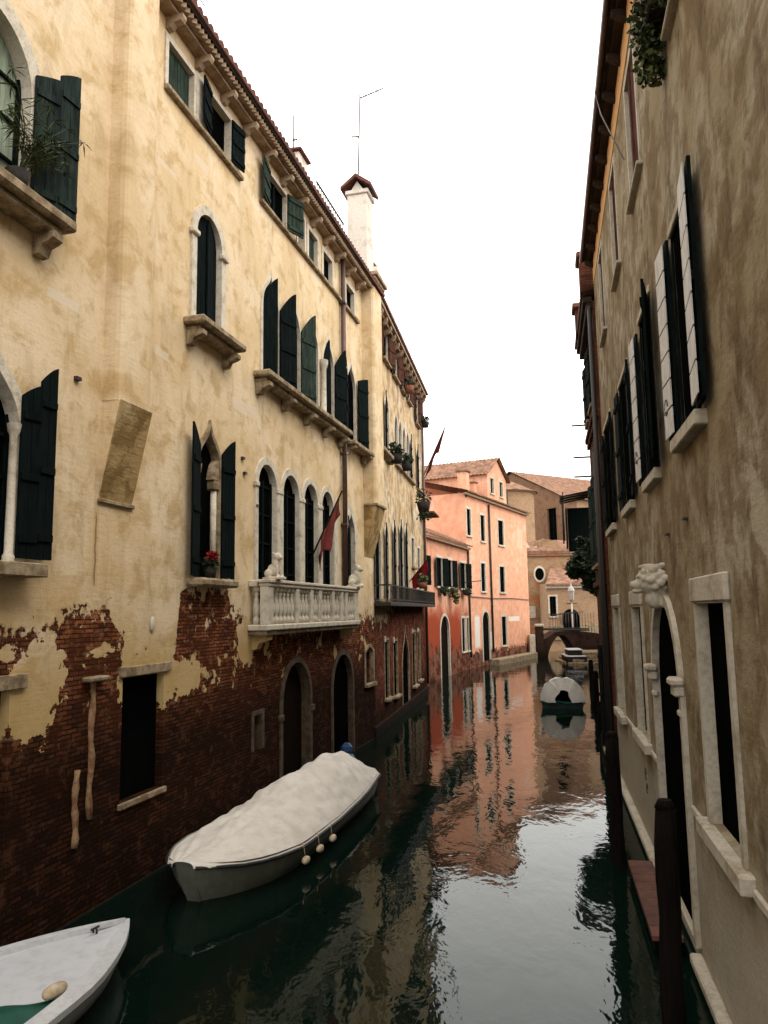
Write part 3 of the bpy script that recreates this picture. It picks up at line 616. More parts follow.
# big chimney at the junction
ch=MB().bev(14.55,15.3,-.2,.5,14.9,18.3,.02).build('chimney','chim',rA)
ch.data.materials[0]=M['chim']
MB().bev(14.49,15.36,-.26,.56,18.15,18.3,.02).build('chimney_collar','chim',ch)
mb=MB(); c0,c1,y0,y1=14.4,15.45,-.38,.7; zc=18.3
mb.xprism([(y0,zc+.02),((y0+y1)/2,zc+.42),(y1,zc+.02),(y1,zc+.12),((y0+y1)/2,zc+.54),(y0,zc+.14)],c0,c1); mb.build('chimney_cap','tiledark',ch)
mb=MB().xprism([(y0+.3,zc),((y0+y1)/2,zc+.36),(y1-.3,zc)],c0+.2,c1-.2).build('chimney_gable','chim',ch); MB().ball(((c0+c1)/2,(y0+y1)/2,zc+.6),.1).build('chimney_knob','tiledark',ch)
c2=MB().bev(11.0,11.7,.9,1.5,15.4,17.7,.02).build('chimney','chim',rA); MB().bev(10.9,11.8,.8,1.6,17.7,17.78,.02).build('chimney_cap','tiledark',c2)
c3=MB().bev(5.2,5.8,.3,.8,15.2,16.1,.05).build('chimney','tiledark',rA); MB().lathe([(.36,0),(.32,.12),(.2,.24),(0,.3)],(5.5,.55,16.1),10).build('chimney_cap','tiledark',c3)
rl=MB().bev(12.2,15.0,.75,.8,17.35,17.4,.01).build('terrace_railing','iron',rA)
for i in range(14): MB().box(12.25+i*.2,12.27+i*.2,.765,.785,16.2,17.35).build('railing_bar','iron',rl)
MB().box(12.2,15,.76,.79,16.4,16.44).build('railing_bar','iron',rl)
# small mouldings wrapping the flue
mb=MB(); mb.bev(14.25,15.62,-.6,-.0,15.06,15.2,.02); mb.bev(14.3,15.58,-.52,-.0,14.96,15.06,.02); mb.build('flue_cornice','eave',f2)
# bamboo on the sill
bp_=empty('potted_bamboo',A.P(-1.62,-.2,9.24),A.ang,'spindly bamboo plant in a pot on the sill of the top left arched window','plant')
MB().lathe([(0,0),(.11,0),(.15,.24),(.13,.24),(0,.22)],(0,0,0),10).build('pot','potdk',bp_)
mb=MB(); tips=[]
for i in range(26):
    a=random.uniform(0,6.28); l=random.uniform(.5,1.35); e=random.uniform(.2,1.)*.95
    p=[(0,0,.2)]; 
    for k in range(1,5): t=k/4; p.append((math.cos(a)*e*t*t*l*.95+.35*t,math.sin(a)*e*t*t*l*.4-.12*t,.2+l*(t-.35*t*t*e)))
    mb.tube(p,.005,4); tips+= [(p[k]) for k in (2,3,4)]
mb.build('stems','leaf',bp_)
mb=MB()
for t in tips:
    for k in range(6):
        a=random.uniform(0,6.28); d=Vector((math.cos(a),math.sin(a),random.uniform(-.7,.3))).normalized(); L=random.uniform(.12,.22); p=Vector(t); sd_=d.cross(Vector((0,0,1))).normalized()*.010
        mb.add([p,p+d*L*.4+sd_,p+d*L-Vector((0,0,.03)),p+d*L*.4-sd_],[(0,1,2,3)])
o=mb.build('leaves','leaflt',bp_)
# flags and poles
def flag(name,base,tip,pole_r,cloth,mat,label):
    """base,tip: world points of the staff; cloth: list of (t along staff, drop vector) columns"""
    base=Vector(base); tip=Vector(tip); r=empty(name,base,0,label,'flag'); d=tip-base
    MB().tube([(0,0,0),d],pole_r,8).build('pole','wood',r)
    nu,nv=14,12; t0,t1,drop,wav=cloth; vs=[];fs=[]
    for i in range(nu+1):
        for j in range(nv+1):
            u=i/nu; v=j/nv; p=d*(t0+(t1-t0)*u); dr=Vector(drop)*v*(1-.35*abs(u-.4))*(1-.22*(abs(math.sin(i*2.3))+.4*math.sin(i*5.1))*v)
            hx=d.normalized().cross(Vector((0,0,1))).normalized()
            p=p+dr+hx*wav*math.sin(u*11+v*2)*(.25+v)*1.+Vector((0,0,.03*math.sin(u*7)*v))
            vs.append(p)
    for i in range(nu):
        for j in range(nv): a=i*(nv+1)+j; fs.append((a,a+1,a+nv+2,a+nv+1))
    m=MB(); m.add(vs,fs,True); o=m.build('cloth',mat,r); s=o.modifiers.new('s','SOLIDIFY'); s.thickness=.008
    return r
# ---- furled flag over the balcony
b0=A.P(9.3,-.38,4.75); b0=aty(308.5,564,b0.y)
e=aty(342,491,b0.y+1.0)
flag('balcony_flag',b0,e,.022,(.36,.99,(-.12,-.1,-1.05),.10),'flag','faded red flag with tattered hem on a pole leaning out over the stone balcony')
# ================================================================= HOUSE B (left, further on)
B=Frame((-.45,25.3),(1.9,38.3))
rB=B.root('canal_house','narrow weathered pale house with brown attic shutters, past the tall white chimney','house')
opsB=[(2.6,3.8,13.5,14.9,'rect'),(4.9,6.0,13.5,14.9,'rect'),(7.0,7.8,13.5,14.8,'rect'),(8.8,9.6,13.5,14.8,'rect'),(11.4,12.4,13.1,14.6,'rect'),
 (1.5,2.2,9.6,12.2,'ogee'),(3.0,3.8,9.7,12.3,'ogee')]+[(5.2+i*1.05,5.9+i*1.05,9.9,12.1,'ogee') for i in range(5)]+[(11.6,12.4,9.9,12.1,'ogee'),
 (.7,1.7,4.45,7.3,'ogee'),(2.6,3.3,4.45,7.3,'ogee'),(4.4,5.2,4.45,7.6,'ogee'),(6.0,6.8,4.45,7.8,'ogee'),(7.4,8.2,4.45,7.8,'ogee'),(9.3,10.1,6.0,7.3,'rect'),(11.2,12.0,5.6,7.,'rect'),
 (2.2,3.0,1.0,3.0,'rect'),(4.0,4.9,.9,2.9,'rect'),(6.1,7.9,-.05,3.35,'ogee'),(8.9,9.9,.8,3.1,'rect'),(10.6,11.4,.9,3.1,'rect')]
facade(rB,'wall','plasterB',0,13.5,-1.2,14.95,opsB,.12,6)
for i,o_ in enumerate(opsB):
    up=o_[2]>13; low=o_[3]<4
    w=window(rB,*o_,.1 if not low else .08,'stone' if not low else 'stonew',None if (low and o_[4]=='ogee') else (.12,.16,.1),'dark',.07,yf=-.02,mull=False,name='water_door' if (low and o_[4]=='ogee') else 'window')
    if up: leafpair(w,o_[0],o_[1],o_[2],o_[3],172,165,'brownsh',y=-.06)
    elif not low and o_[4]=='ogee' and i>10 or i in (5,6): leafpair(w,o_[0],o_[1],o_[2],o_[3]-.1,168,None,'darksh',('ogee',.5),y=-.06)
    if low and o_[4]!='ogee': MB().bev(o_[0]-.16,o_[0]+.05,-.06,0,o_[3]-.05,o_[3]+.16,.01).build('stone_block','stone',w); MB().bev(o_[1]-.05,o_[1]+.16,-.06,0,o_[2]-.2,o_[2]-.0,.01).build('stone_block','stone',w)
rf=tiles(rB,-.2,13.6,-.4,15.05,4,16.6,'tiledark',.22,.06,'roof')
mb=MB(); mb.box(-.1,13.55,-.34,0,14.87,14.99); mb.box(-.1,13.55,-.2,0,14.74,14.87); mb.build('eave_board','eave',rf)
pr=MB().xprism([(0,14.74),(-.3,14.85),(-.3,14.72),(-.2,14.6),(0,14.5)],-.09,.09).build('eave_bracket','eave',rf,loc=(.4,0,0))
for i in range(1,15): dup(pr,rf,location=(.4+i*.92,0,0))
mb=MB(); mb.tube([(13.3,-.1,14.7),(13.3,-.1,.5)],.07,8); mb.build('downpipe','pipe',rB)
dm=MB().bev(1.4,2.5,-.1,.9,15.1,16.5,.03).build('chimney','chim',rB); MB().ball((1.9,.3,16.6),.35,8,5).build('chimney_cap','tiledark',dm); MB().bev(2.9,3.6,-.1,.6,15.1,15.9,.03).build('chimney_cap','tiledark',dm)
MB().bev(12.2,14.3,-.75,.0,8.75,8.85,.02).build('awning','tiledark',rB); MB().bev(0.2,2.,-.5,0,9.4,9.55,.03).build('sill','stonew',rB)
MB().bev(-.0,13.4,-.1,.0,-1.2,.35,.03).build('footing','bridgebrick',rB)
# iron balcony on both houses' junction
ib=MB().bev(.2,12.9,-.6,-.0,4.2,4.32,.01).build('iron_balcony','iron',rB)
mb=MB(); mb.box(.2,12.9,-.6,-.56,4.86,4.91); mb.box(.2,12.9,-.6,-.57,4.40,4.43); mb.box(.2,.24,-.56,0,4.86,4.91)
mb.build('handrail','iron',ib); pr=MB().box(-.012,.012,-.012,.012,4.3,4.88).build('railing_bar','iron',ib,loc=(.3,-.58,0))
for i in range(1,64): dup(pr,ib,location=(.3+i*.2,-.58,0))
# pots and plants on B
def potplant(fr,x,d,z,label,s=.3,mat='potdk',lm='leafdk',n=200,hang=0.,sup=True):
    o=MB().lathe([(0,0),(.28*s*2,0),(.4*s*2,.5*s*2),(.36*s*2,.5*s*2),(0,.45*s*2)],(0,0,0),9).build('flower_pot',mat); o.location=fr.P(x,-d,z)
    tag(o,label,'flower pot','flower pots on the far left houses')
    pts=[((0,0,s*1.5),s)]
    if hang: pts+=[((.1,0,-hang*.3),s*.8),((-.1,0,-hang*.7),s*.6)]
    leaves('leaves',lm,pts,.09,n,o); return o
potplant(B,3.4,.35,9.56,'dark bushy pot on the upper sill beside the white chimney house',.33)
potplant(B,6.3,.3,9.8,'dark plant below the row of slender gothic lights',.3)
potplant(B,7.4,.3,13.42,'terracotta pot hanging under the attic windows',.3,'pot','leafdk',90)
potplant(B,9.6,.55,8.5,'large dark hanging planter above the far flag',.42,'potdk','leafdk',300,.4)
potplant(B,12.2,.4,13.02,'small dark pot under the last brown attic shutter',.25,'potdk','leafdk',90)
potplant(B,7.5,.7,4.95,'pale leafed plant on the long iron balcony',.26,'pot','leaflt',160)
flag('wall_flag',aty(424,475,36.5),aty(445,427,34.2),.02,(.3,.99,(-.25,.3,-.95),.05),'flag','faded red flag hanging from a steep pole high on the far left house')
flag('wall_flag',aty(409,582,33.5),aty(427,560,33.),.02,(.15,.98,(.1,0,-.75),.04),'flagr','small crimson flag low on the far left house above the iron balcony')
# ================================================================= RED WING + PINK HOUSE
D1=Frame((2.2,44),(5.75,54)); rD=D1.root('canal_house','low red plastered house with flower boxes under dark green shutters','house')
ops=[(-1.0,.2,5.5,7.2,'rect'),(2.7,4.0,5.5,7.25,'rect'),(5.2,6.4,5.5,7.25,'rect'),(8.6,10.1,5.5,7.25,'rect'),(3.3,5.3,-.05,3.7,'round'),(8.6,9.5,1.3,3.5,'rect'),(10.0,10.6,1.3,3.5,'rect')]
facade(rD,'wall','red',-3,10.75,-1.2,8.35,ops,.15,6)
for o_ in ops:
    w=window(rD,*o_,.16,'stone',None if o_[4]=='round' else (.14,.12,.12,'stone'),'olddoor' if o_[4]=='round' else 'dark',.12,mull=o_[4]!='round',name='door' if o_[4]=='round' else 'window')
    if o_[2]>5: leafpair(w,o_[0],o_[1],o_[2],o_[3],165,165,'darksh',y=-.06)
rf=tiles(rD,-3.2,10.8,-.4,8.42,3,9.9,'tilepale',.3,.07,'roof'); MB().box(-3.2,10.8,-.28,0,8.22,8.36).build('eave_board','eave',rf)
mb=MB(); mb.tube([(10.7,-.1,8.2),(10.7,-.1,.8)],.07,8); mb.build('downpipe','iron',rD)
lm=MB().tube([(9.2,-.1,5.9),(9.2,-1.3,6.0)],.03,6).build('wall_bracket','iron',rD)
for x,l,ls in ((3.3,'flower box under the left green shuttered window of the red house','leaf'),(5.6,'trailing flower box under the middle window of the red house','leaflt'),(9.0,'flower box under the window next to the pink wall','leaf')):
    o=MB().bev(-.5,.5,-.15,.15,0,.25,.02).build('flower_box','potdk'); o.location=D1.P(x,-.3,5.1); o.rotation_euler=(0,0,D1.ang); tag(o,l,'flower box','flower boxes on the red house')
    leaves('leaves',ls,[((-.3,0,.2),.22),((.3,0,.2),.22),((0,-.1,-.2 if ls=='leaflt' else .1),.3),((0,-.1,-.5 if ls=='leaflt' else .1),.18)],.12,260,o)
D2=Frame((5.75,54),(12.4,67)); rP=D2.root('canal_house','tall salmon pink house with a gabled attic standing on a stone quay','house')
ops=[(.2,1.0,9.3,11.2,'rect'),(3.0,3.9,9.1,11.05,'rect'),(7.0,8.3,9.1,11.05,'rect'),(2.8,3.7,5.4,7.45,'rect'),(7.0,8.2,5.4,7.4,'rect'),(7.1,8.2,1.3,3.5,'rect'),(2.8,4.2,.35,3.9,'round')]
facade(rP,'wall','pink',0,14.6,-1.2,12.3,ops,.15,11)
for o_ in ops: window(rP,*o_,.17,'stone',None if o_[4]=='round' else (.16,.12,.13,'stone'),'olddoor' if o_[4]=='round' else 'dark',.12,mull=True,name='door' if o_[4]=='round' else 'window')
rf=tiles(rP,-.4,14.8,-.38,12.35,5.5,13.9,'tilepale',.3,.07,'roof'); MB().box(-.3,14.75,-.25,0,12.14,12.3).build('eave_board','eave',rf)
mb=MB(); mb.tube([(4.75,-.1,12.),(4.75,-.1,.9)],.08,8); mb.tube([(.05,-.1,12.2),(.05,-.1,12.0)],.08,6); mb.build('downpipe','iron',rP); MB().tube([(-.0,-.06,5.0),(5,-.06,4.9),(9.8,-.06,4.95),(14.5,-.06,4.85)],.03,5).build('cable','cable',rP)
# gabled attic block (gable towards the canal)
ax0,ax1=4.8,9.4; 
facade(rP,'attic_wall','pink',ax0,ax1,12.3,14.5,[(5.5,6.3,13.0,14.2,'rect'),(7.7,8.5,13.0,14.2,'rect')],.2,9)
bpy_w=[window(rP,a,b,13.0,14.2,'rect',.12,'stone',(.1,.1,.1,'stone'),'dark',.18) for a,b in ((5.5,6.3),(7.7,8.5))]
MB().prism([(ax0,14.5),(ax1,14.5),((ax0+ax1)/2,15.9)],0.0,9).build('gable','pink',rP)
mb=MB()
xm=(ax0+ax1)/2
g=D.objects.new('attic_roof',None)
for sg in (-1,1):
    n_=26; rows=30; vs=[];fs=[]
    for i in range(rows*6+1):
        for j in range(n_+1):
            y=-.3+9.6*i/(rows*6); t=j/n_; ph=(i/6.)%1
            vs.append((xm+sg*(xm-ax0+.4)*(1-t),y,14.27+(15.98-14.27)*t+.07*abs(math.cos(math.pi*ph))+.04*(1-(j%4)/4)))
    for i in range(rows*6):
        for j in range(n_): a=i*(n_+1)+j; fs.append((a,a+1,a+n_+2,a+n_+1))
    mb.add(vs,fs)
mb.build('attic_roof','tilepale',rP)
chm=MB().bev(1.9,2.6,.6,1.3,12.4,14.2,.02).build('chimney','pink',rP); MB().bev(1.8,2.7,.5,1.4,14.2,14.35,.02).build('chimney_cap','tilepale',chm); ch2=MB().bev(3.6,4.1,.6,1.1,12.6,13.6,.02).build('chimney','pink',rP); MB().bev(3.5,4.2,.5,1.2,13.6,13.7,.02).build('chimney_cap','tilepale',ch2)
q=MB().bev(3.9,14.6,-.9,-.02,-1.2,.45,.05).build('quay','stonew'); q.parent=rP
# pale peeled patch low on the red/pink corner
# ================================================================= CHURCH, CHAPEL
def blockhouse(name,label,cat,c,mats): pass
E1=Frame(aty(500,600,101).to_2d(),aty(567,600,91).to_2d())
rE=E1.root('brick_church','big plain brown brick church with a long tiled roof behind the pink house','church')
L=(aty(567,600,96)-aty(500,600,92)).to_2d().length
def EX(px): return E1.w(px,550)[0]
x1=EX(567); zw=E1.w(567,497)[1]; zr=E1.w(513,473)[1]; xr=EX(514)
facade(rE,'wall','church',-14,x1,-1.2,zw-.02,[(EX(549),EX(558),E1.w(553,541)[1],min(E1.w(553,508)[1],zw-.6),'rect')],.3,2)
window(rE,EX(549),EX(558),E1.w(553,541)[1],min(E1.w(553,508)[1],zw-.6),'rect',.2,'church',None,'dark',.28)
MB().prism([(xr-(x1-xr),zw-.02),(x1,zw-.02),(xr,zr)],0,30).build('gable','church',rE)
MB().box(x1-.35,x1-.005,.0,30,-1.2,zw-.03).build('side_wall','churchlit',rE)
# roof slopes
mb=MB(); xl=xr-(x1-xr)
for sg,xe in ((1,x1),(-1,xl)):
    n_=18; vs=[];fs=[]; T=420
    for i in range(T+1):
        for j in range(n_+1):
            t=j/n_; y=-.4+31*i/T; ph=(i/6.)%1
            vs.append(((xe+sg*.5)*(1-t)+xr*t,y,(zw-.2)*(1-t)+(zr+.15)*t+.09*abs(math.cos(math.pi*ph))+.05*(1-(j%3)/3)))
    for i in range(T):
        for j in range(n_): a=i*(n_+1)+j; fs.append((a,a+1,a+n_+2,a+n_+1))
    mb.add(vs,fs)
mb.build('roof','tilepale',rE)
# apse
ac=aty(509,600,87); ra=3.2; za=aty(514,495,87).z
ap=MB().lathe([(ra,-1.2),(ra,za-.1),(ra+.25,za),(ra+.25,za+.2)],(0,0,0),32,False).build('apse','churchlit',rE); ap.matrix_parent_inverse=Matrix.Identity(4)
inv=Matrix.Translation((E1.p.x,E1.p.y,0))@Matrix.Rotation(E1.ang,4,'Z'); ap.location=inv.inverted()@Vector((ac.x,ac.y,0))
MB().lathe([(ra+.45,za+.1),(ra*.6,za+.95),(0,za+1.9)],(0,0,0),32,False).build('apse_roof','tilepale',ap)
MB().tube([(2.9,-2.3,za),(2.9,-2.3,2)],.08,6).build('downpipe','iron',ap)
# chapel in front of the church
def GW(px,py,Y): return aty(px,py,Y)
G=Frame(aty(527,600,80).to_2d(),aty(600,600,80).to_2d()); rG=G.root('brick_chapel','old patched brick chapel with a round window between the pink house and the bridge','chapel')
gx=lambda p:G.w(p,600)[0]; gz=lambda y:G.w(550,y)[1]
facade(rG,'wall','chapel',gx(519),gx(606),-1.2,gz(553),[],.2,9)
oc=MB(); cx,cz=gx(540.5),gz(574); 
oc.add([(cx+.46*math.cos(t*math.pi/12),-.03,cz+.64*math.sin(t*math.pi/12)) for t in range(24)],[tuple(range(24))]); ow=oc.build('round_window','dark',rG)
mb=MB(); 
for k in range(24):
    a,b=k*math.pi/12,(k+1)*math.pi/12; q_=lambda r,t:(cx+.46*r*math.cos(t),cz+.64*r*math.sin(t))
    mb.prism([q_(1.,a),q_(1.35,a),q_(1.35,b),q_(1.,b)],-.1,-.0)
mb.build('frame','stone',ow)
MB().xprism([(-.3,gz(554)),(-.3,gz(551)),(.0,gz(548)),(6,gz(535)),(6,gz(537))],gx(517),gx(606)).build('roof','tilepale',rG)
MB().bev(gx(519),gx(606),-.22,0,gz(556),gz(553.5),.03).build('cornice','chapel',rG)
MB().prism([(gx(527),gz(553)),(gx(527),gz(536)),(gx(534),gz(549)),(gx(540),gz(545)),(gx(541),gz(553))],.5,1.1).build('scroll_buttress','stone',rG)
MB().prism([(gx(541),gz(553)),(gx(542),gz(541)),(gx(546),gz(538)),(gx(556),gz(540)),(gx(572),gz(553))],.3,3.).build('transept','chapel',rG)
MB().bev(gx(528),gx(535),-.15,0,gz(618),gz(606),.03).build('stone_plaque','stone',rG)
Lt=Frame(aty(547,600,76).to_2d(),aty(606,600,76).to_2d()); lx=lambda p:Lt.w(p,600)[0]; lz=lambda y:Lt.w(570,y)[1]
rL=Lt.root('brick_annex','low tan brick annex with a small barred window and lean to tiled roof','annex')
facade(rL,'wall','churchlit',lx(547),lx(606),-1.2,lz(583),[(lx(549.5),lx(556),lz(616),lz(596),'rect')],.2,3.5)
window(rL,lx(549.5),lx(556),lz(616),lz(596),'rect',.16,'stone',(.1,.12,.14,'stone'),'dark',.18)
mb=MB(); a,b,c=lx(545.5),lx(607),lx(559); mb.add([(a,-.4,lz(583.5)),(b,-.4,lz(583.5)),(b,3.4,lz(566)),(c,3.4,lz(566))],[(0,1,2,3)]); mb.add([(a,-.4,lz(585.5)),(b,-.4,lz(585.5)),(b,-.4,lz(583.5)),(a,-.4,lz(583.5))],[(0,1,2,3)]); mb.add([(a,-.4,lz(585.5)),(a,-.4,lz(583.5)),(c,3.4,lz(566)),(c,3.4,lz(568))],[(0,1,2,3)])
mb.build('roof','tilepale',rL); MB().box(lx(546),lx(606),-.22,-.0,lz(588),lz(585.6)).build('cornice','stone',rL)
MB().bev(lx(548),lx(606),-.14,0,lz(640),lz(625),.03).build('footing','stonew',rL)
# ================================================================= BRIDGE
pb=aty(540,650,67); 
BR=Frame(aty(541,640,66).to_2d(),aty(592,640,66).to_2d()); bx=lambda p:BR.w(p,640)[0]; bz=lambda y:BR.w(565,y)[1]
rR=BR.root('canal_bridge','small dark arched brick footbridge with iron railings at the end of the canal','bridge')
xa,xb=bx(546),bx(577); arch=[(xa+(xb-xa)*i/14,-.6+ (bz(634)+.5)*math.sin(math.pi*(i/14))**.6) for i in range(15)]
poly=[(xa-.01,-1.2)]+arch+[(xb+.01,-1.2),(bx(600),-1.2),(bx(600),bz(634)),(bx(570),bz(630.5)),(bx(556),bz(632)),(bx(541),bz(640)),(bx(538),-1.2)]
mb=MB(); top=[(bx(538),bz(643)),(bx(556),bz(632)),(bx(570),bz(630)),(bx(600),bz(634))]
def topz(x):
    for (a,za_),(b,zb_) in zip(top[:-1],top[1:]):
        if a<=x<=b: return za_+(zb_-za_)*(x-a)/(b-a)
    return top[-1][1]
sp=[(bx(538),-1.2)]+[(x,z) for x,z in arch]+[(bx(600),-1.2)]
for (x0_,z0_),(x1_,z1_) in zip(arch[:-1],arch[1:]): mb.prism([(x0_,z0_),(x1_,z1_),(x1_,topz(x1_)),(x0_,topz(x0_))],0,3.)
mb.prism([(bx(538),-1.2),(xa,-1.2),(xa,topz(xa)),(bx(538),topz(bx(538)))],0,3); mb.prism([(xb,-1.2),(bx(600),-1.2),(bx(600),topz(bx(600))),(xb,topz(xb))],0,3)
mb.build('span','bridgebrick',rR)
MB().bev(bx(536),bx(543),-.4,.3,-1.2,bz(626),.03).build('pier','bridgebrick',rR); MB().bev(bx(535.6),bx(543.4),-.45,.35,bz(626),bz(623.5),.03).build('pier_cap','stone',rR)
MB().bev(bx(529),bx(535),-.3,.4,-1.2,bz(634),.05).build('pier','stone',rR)
mb=MB(); 
for yy in (0.05,2.9):
    mb=MB()
    mb.tube([(bx(541),yy,bz(629)),(bx(590),yy,bz(630.5))],.07,6); mb.tube([(bx(556),yy,bz(615)),(bx(585),yy,bz(612))],.03,6)
    for i in range(14): x=bx(558)+i*.24; mb.tube([(x,yy,topz(x)),(x,yy,bz(613.5))],.018,5)
    mb.box(bx(541),bx(590),yy-.03,yy+.03,bz(629.5),bz(628.5)); mb.build('railing','iron',rR)
# dark doorway behind the bridge
mb=MB(); xs0,xs1=lx(562),lx(578); pr_=profile(xs0,xs1,lz(640),lz(609),'round'); mb.add([(x,-.16,z) for x,z in pr_],[tuple(range(len(pr_)))]); 
d_=MB(); d_.prism(pr_,-.18,-.0); d_.build('door','dark',rL)
# street lamp
lp=aty(573,632,69); lr=empty('street_lamp',(lp.x,lp.y,0),0,'white glass lantern on a post beside the bridge','street lamp')
zt=aty(573,603,69).z; k=69/770.
MB().tube([(0,0,.2),(0,0,zt)],.07,8).build('post','stone',lr)
MB().lathe([(.05,0),(2.4*k,0.3),(3.1*k,12*k),(0,12*k)],(0,0,zt),6,False).build('lantern','lampglass',lr); MB().lathe([(3.6*k,12*k),(2.4*k,15*k),(1*k,17*k),(.4*k,21*k),(0,21.5*k)],(0,0,zt),6,False).build('lantern_roof','lampglass',lr)
mb=MB(); mb.tube([(-5*k,0,zt-.05),(5*k,0,zt-.05)],.05,6); mb.build('lamp_bracket','iron',lr)
# landing steps and quay on the right bank
st=MB(); s0=aty(566,652,58)
for i in range(4): st.bev(0+.35*i,3.6,0+.4*i,5,-.6 if i==0 else .12+.22*(i-1),.12+.22*i+.0,.03)
o=st.build('landing_steps','stonew'); o.location=(s0.x,57,0); tag(o,'pale stone landing steps on the right bank before the bridge','steps')
# ================================================================= RIGHT HOUSE C
PC=(3.33729,8.48552); UC=(.203574,.97906)
Cf=Frame(PC,(PC[0]+UC[0],PC[1]+UC[1]),flip=True)   # local x runs towards the camera: x=-s
rC=Cf.root('canal_house','tall ochre brown plastered house on the right with a lion head over its water door','house')
def S(s0,s1,z0,z1,k='rect'): return (-s1,-s0,z0,z1,k)
opsC=[S(1.55,2.65,10.1,12.0),S(4.65,5.65,10.1,12.05),S(7.95,8.9,10.1,12.05),S(-1.25,-.3,5.85,8.1),S(1.55,2.7,5.83,8.2),S(4.5,6.05,5.83,8.15),S(8.1,10.0,5.83,8.2),
      S(.85,3.1,.2,4.1,'round'),S(-1.75,-.45,1.85,4.04),S(4.45,5.75,1.85,4.02),S(8.45,9.75,1.75,4.02),S(-6.2,-5.0,5.85,8.1),S(-2.1,-1.1,10.1,12.0),S(-5.6,-4.2,1.85,4.04),S(-6,-5,10.1,12)]
facade(rC,'wall','plasterC',-10.8,15,-1.2,12.9,opsC,.2,7)
def swin(o_,fw,**k): return window(rC,*o_,fw,'stoneC',k.pop('sill',(.16,.1,.12,'stoneC')),k.pop('back','dark'),k.pop('depth',.1),**k)
for i in (0,1,2,12,14):
    w=swin(opsC[i],.1,sill=(.16,.09,.06,'stoneC'),depth=.1); leafpair(w,opsC[i][0]+.01,opsC[i][1]-.01,opsC[i][2],opsC[i][3]-.02,6,3,'brownsh',y=.05)
def dwin(o_,sill,mull,depth):
    w=window(rC,*o_,.03,'darksh',sill,'dark',.03,yf=-.006,mull=False); MB().bev(o_[0]-.08,o_[1]+.08,-.03,-.0,o_[3]+.032,o_[3]+.13,.01).build('lintel','stoneC',w); return w
def paleleaf(w,hx,z0,z1,wd_,ang,left):
    """dark outside, pale inner face with dark joints"""
    leaf(w,hx,z0,z1,wd_,ang,left,'darksh',y=-.05)
    sg=1 if left else -1; mb=MB(); n_=7
    for i in range(n_):
        a,b=sorted((sg*.03,sg*(wd_-.03))); za=z0+.03+(z1-z0-.06)*i/n_+.012; zb=z0+.03+(z1-z0-.06)*(i+1)/n_-.012; mb.box(a,b,.0,.012,za,zb)
    o=mb.build('shutter_panel','palesh',w,loc=(hx,-.05,0),rot=(0,0,-sg*R(ang)))
    # sits on the inner face
    for v in o.data.vertices: v.co.y+=.0445
    return o
w=dwin(opsC[3],sill=(.25,.12,.15,'stoneC'),mull=False,depth=.025); paleleaf(w,opsC[3][1]+.1,5.86,8.15,.55,176,False); paleleaf(w,opsC[3][0]-.0,5.86,8.1,.5,178,True)
w['label']='window with pale faced shutters'
w=dwin(opsC[4],sill=(.1,.1,.15,'stoneC'),mull=False,depth=.025); leaf(w,opsC[4][1]+.03,5.86,8.2,.6,168,False,'darksh',y=-.05); paleleaf(w,opsC[4][0]-.03,5.86,8.1,.5,178,True)
w=dwin(opsC[5],sill=(.0,.1,.15,'stoneC'),mull=False,depth=.025); leafpair(w,opsC[5][0],opsC[5][1],5.86,8.12,178,176,'darksh',y=-.04,wd_=.5)
w=dwin(opsC[6],sill=(.0,.1,.15,'stoneC'),mull=False,depth=.025); leafpair(w,opsC[6][0],opsC[6][1],5.86,8.15,178,176,'darksh',y=-.04,wd_=.5)
for i in (8,9,10,13):
    w=swin(opsC[i],.11,sill=None,yf=-.035,mull=False); MB().bev(opsC[i][0]-.17,opsC[i][1]+.17,-.06,.0,4.05,4.3,.015).build('lintel','stoneC',w)
    MB().bev(opsC[i][0]-.3,opsC[i][1]+.3,-.12,.17,opsC[i][2]-.16,opsC[i][2]-.004,.015).build('sill','stoneC',w)
w=swin(opsC[11],.13); 
# string course at sill level
for a,b in ((-15,-5.2),(-4.2,-2.1),(-.1,.6),(3.45,4.1),(6.1,8.1)): MB().bev(-b,-a,-.04,0,1.70,1.78,.01).build('string_course','stoneC',rC)
# water door
o_=opsC[7]; w=window(rC,*o_,.13,'stoneC',None,'dark',.05,yf=-.06,mull=False,name='water_door')
for x in (o_[0]-.02,o_[1]+.02):
    mb=MB(); mb.bev(x-.13,x+.13,-.13,0,2.96,3.08,.02); mb.bev(x-.16,x+.16,-.17,0,3.08,3.18,.03); mb.build('capital','stoneC',w); MB().bev(x-.1,x+.1,-.08,0,2.72,2.80,.02).build('capital','stoneC',w)
MB().bev(o_[0],o_[1],-.02,.04,.05,.196,.02).build('threshold','stoneC',w)
# lion head keystone
hd=MB(); cx=(o_[0]+o_[1])/2+.25; E_=lambda c,r,*a:hd.ball((cx+(c[0]-cx)*.72,-.06+(c[1]+.06)*.72,4.2+(c[2]-4.2)*.72),tuple(q*.72 for q in r),*a); y0=-.36
E_((cx,y0+.1,4.42),(.2,.24,.25)); E_((cx,y0-.12,4.34),(.11,.13,.09)); E_((cx,y0-.2,4.37),(.05,.05,.045)); E_((cx,y0-.12,4.23),(.09,.1,.05)); E_((cx-.09,y0-.07,4.5),(.06,.06,.04)); E_((cx+.09,y0-.07,4.5),(.06,.06,.04))
for i in range(22):
    a=i*2.399; rr=.2+.05*math.sin(i*3.1); E_((cx+math.cos(a)*rr,y0+.12+.012*i,4.42+math.sin(a)*rr*1.1),(.07,.09,.07),8,5)
for i in range(9): a=2*math.pi*i/9; E_((cx+math.cos(a)*.15,y0-.0,4.45+math.sin(a)*.19),(.06,.06,.06),8,5)
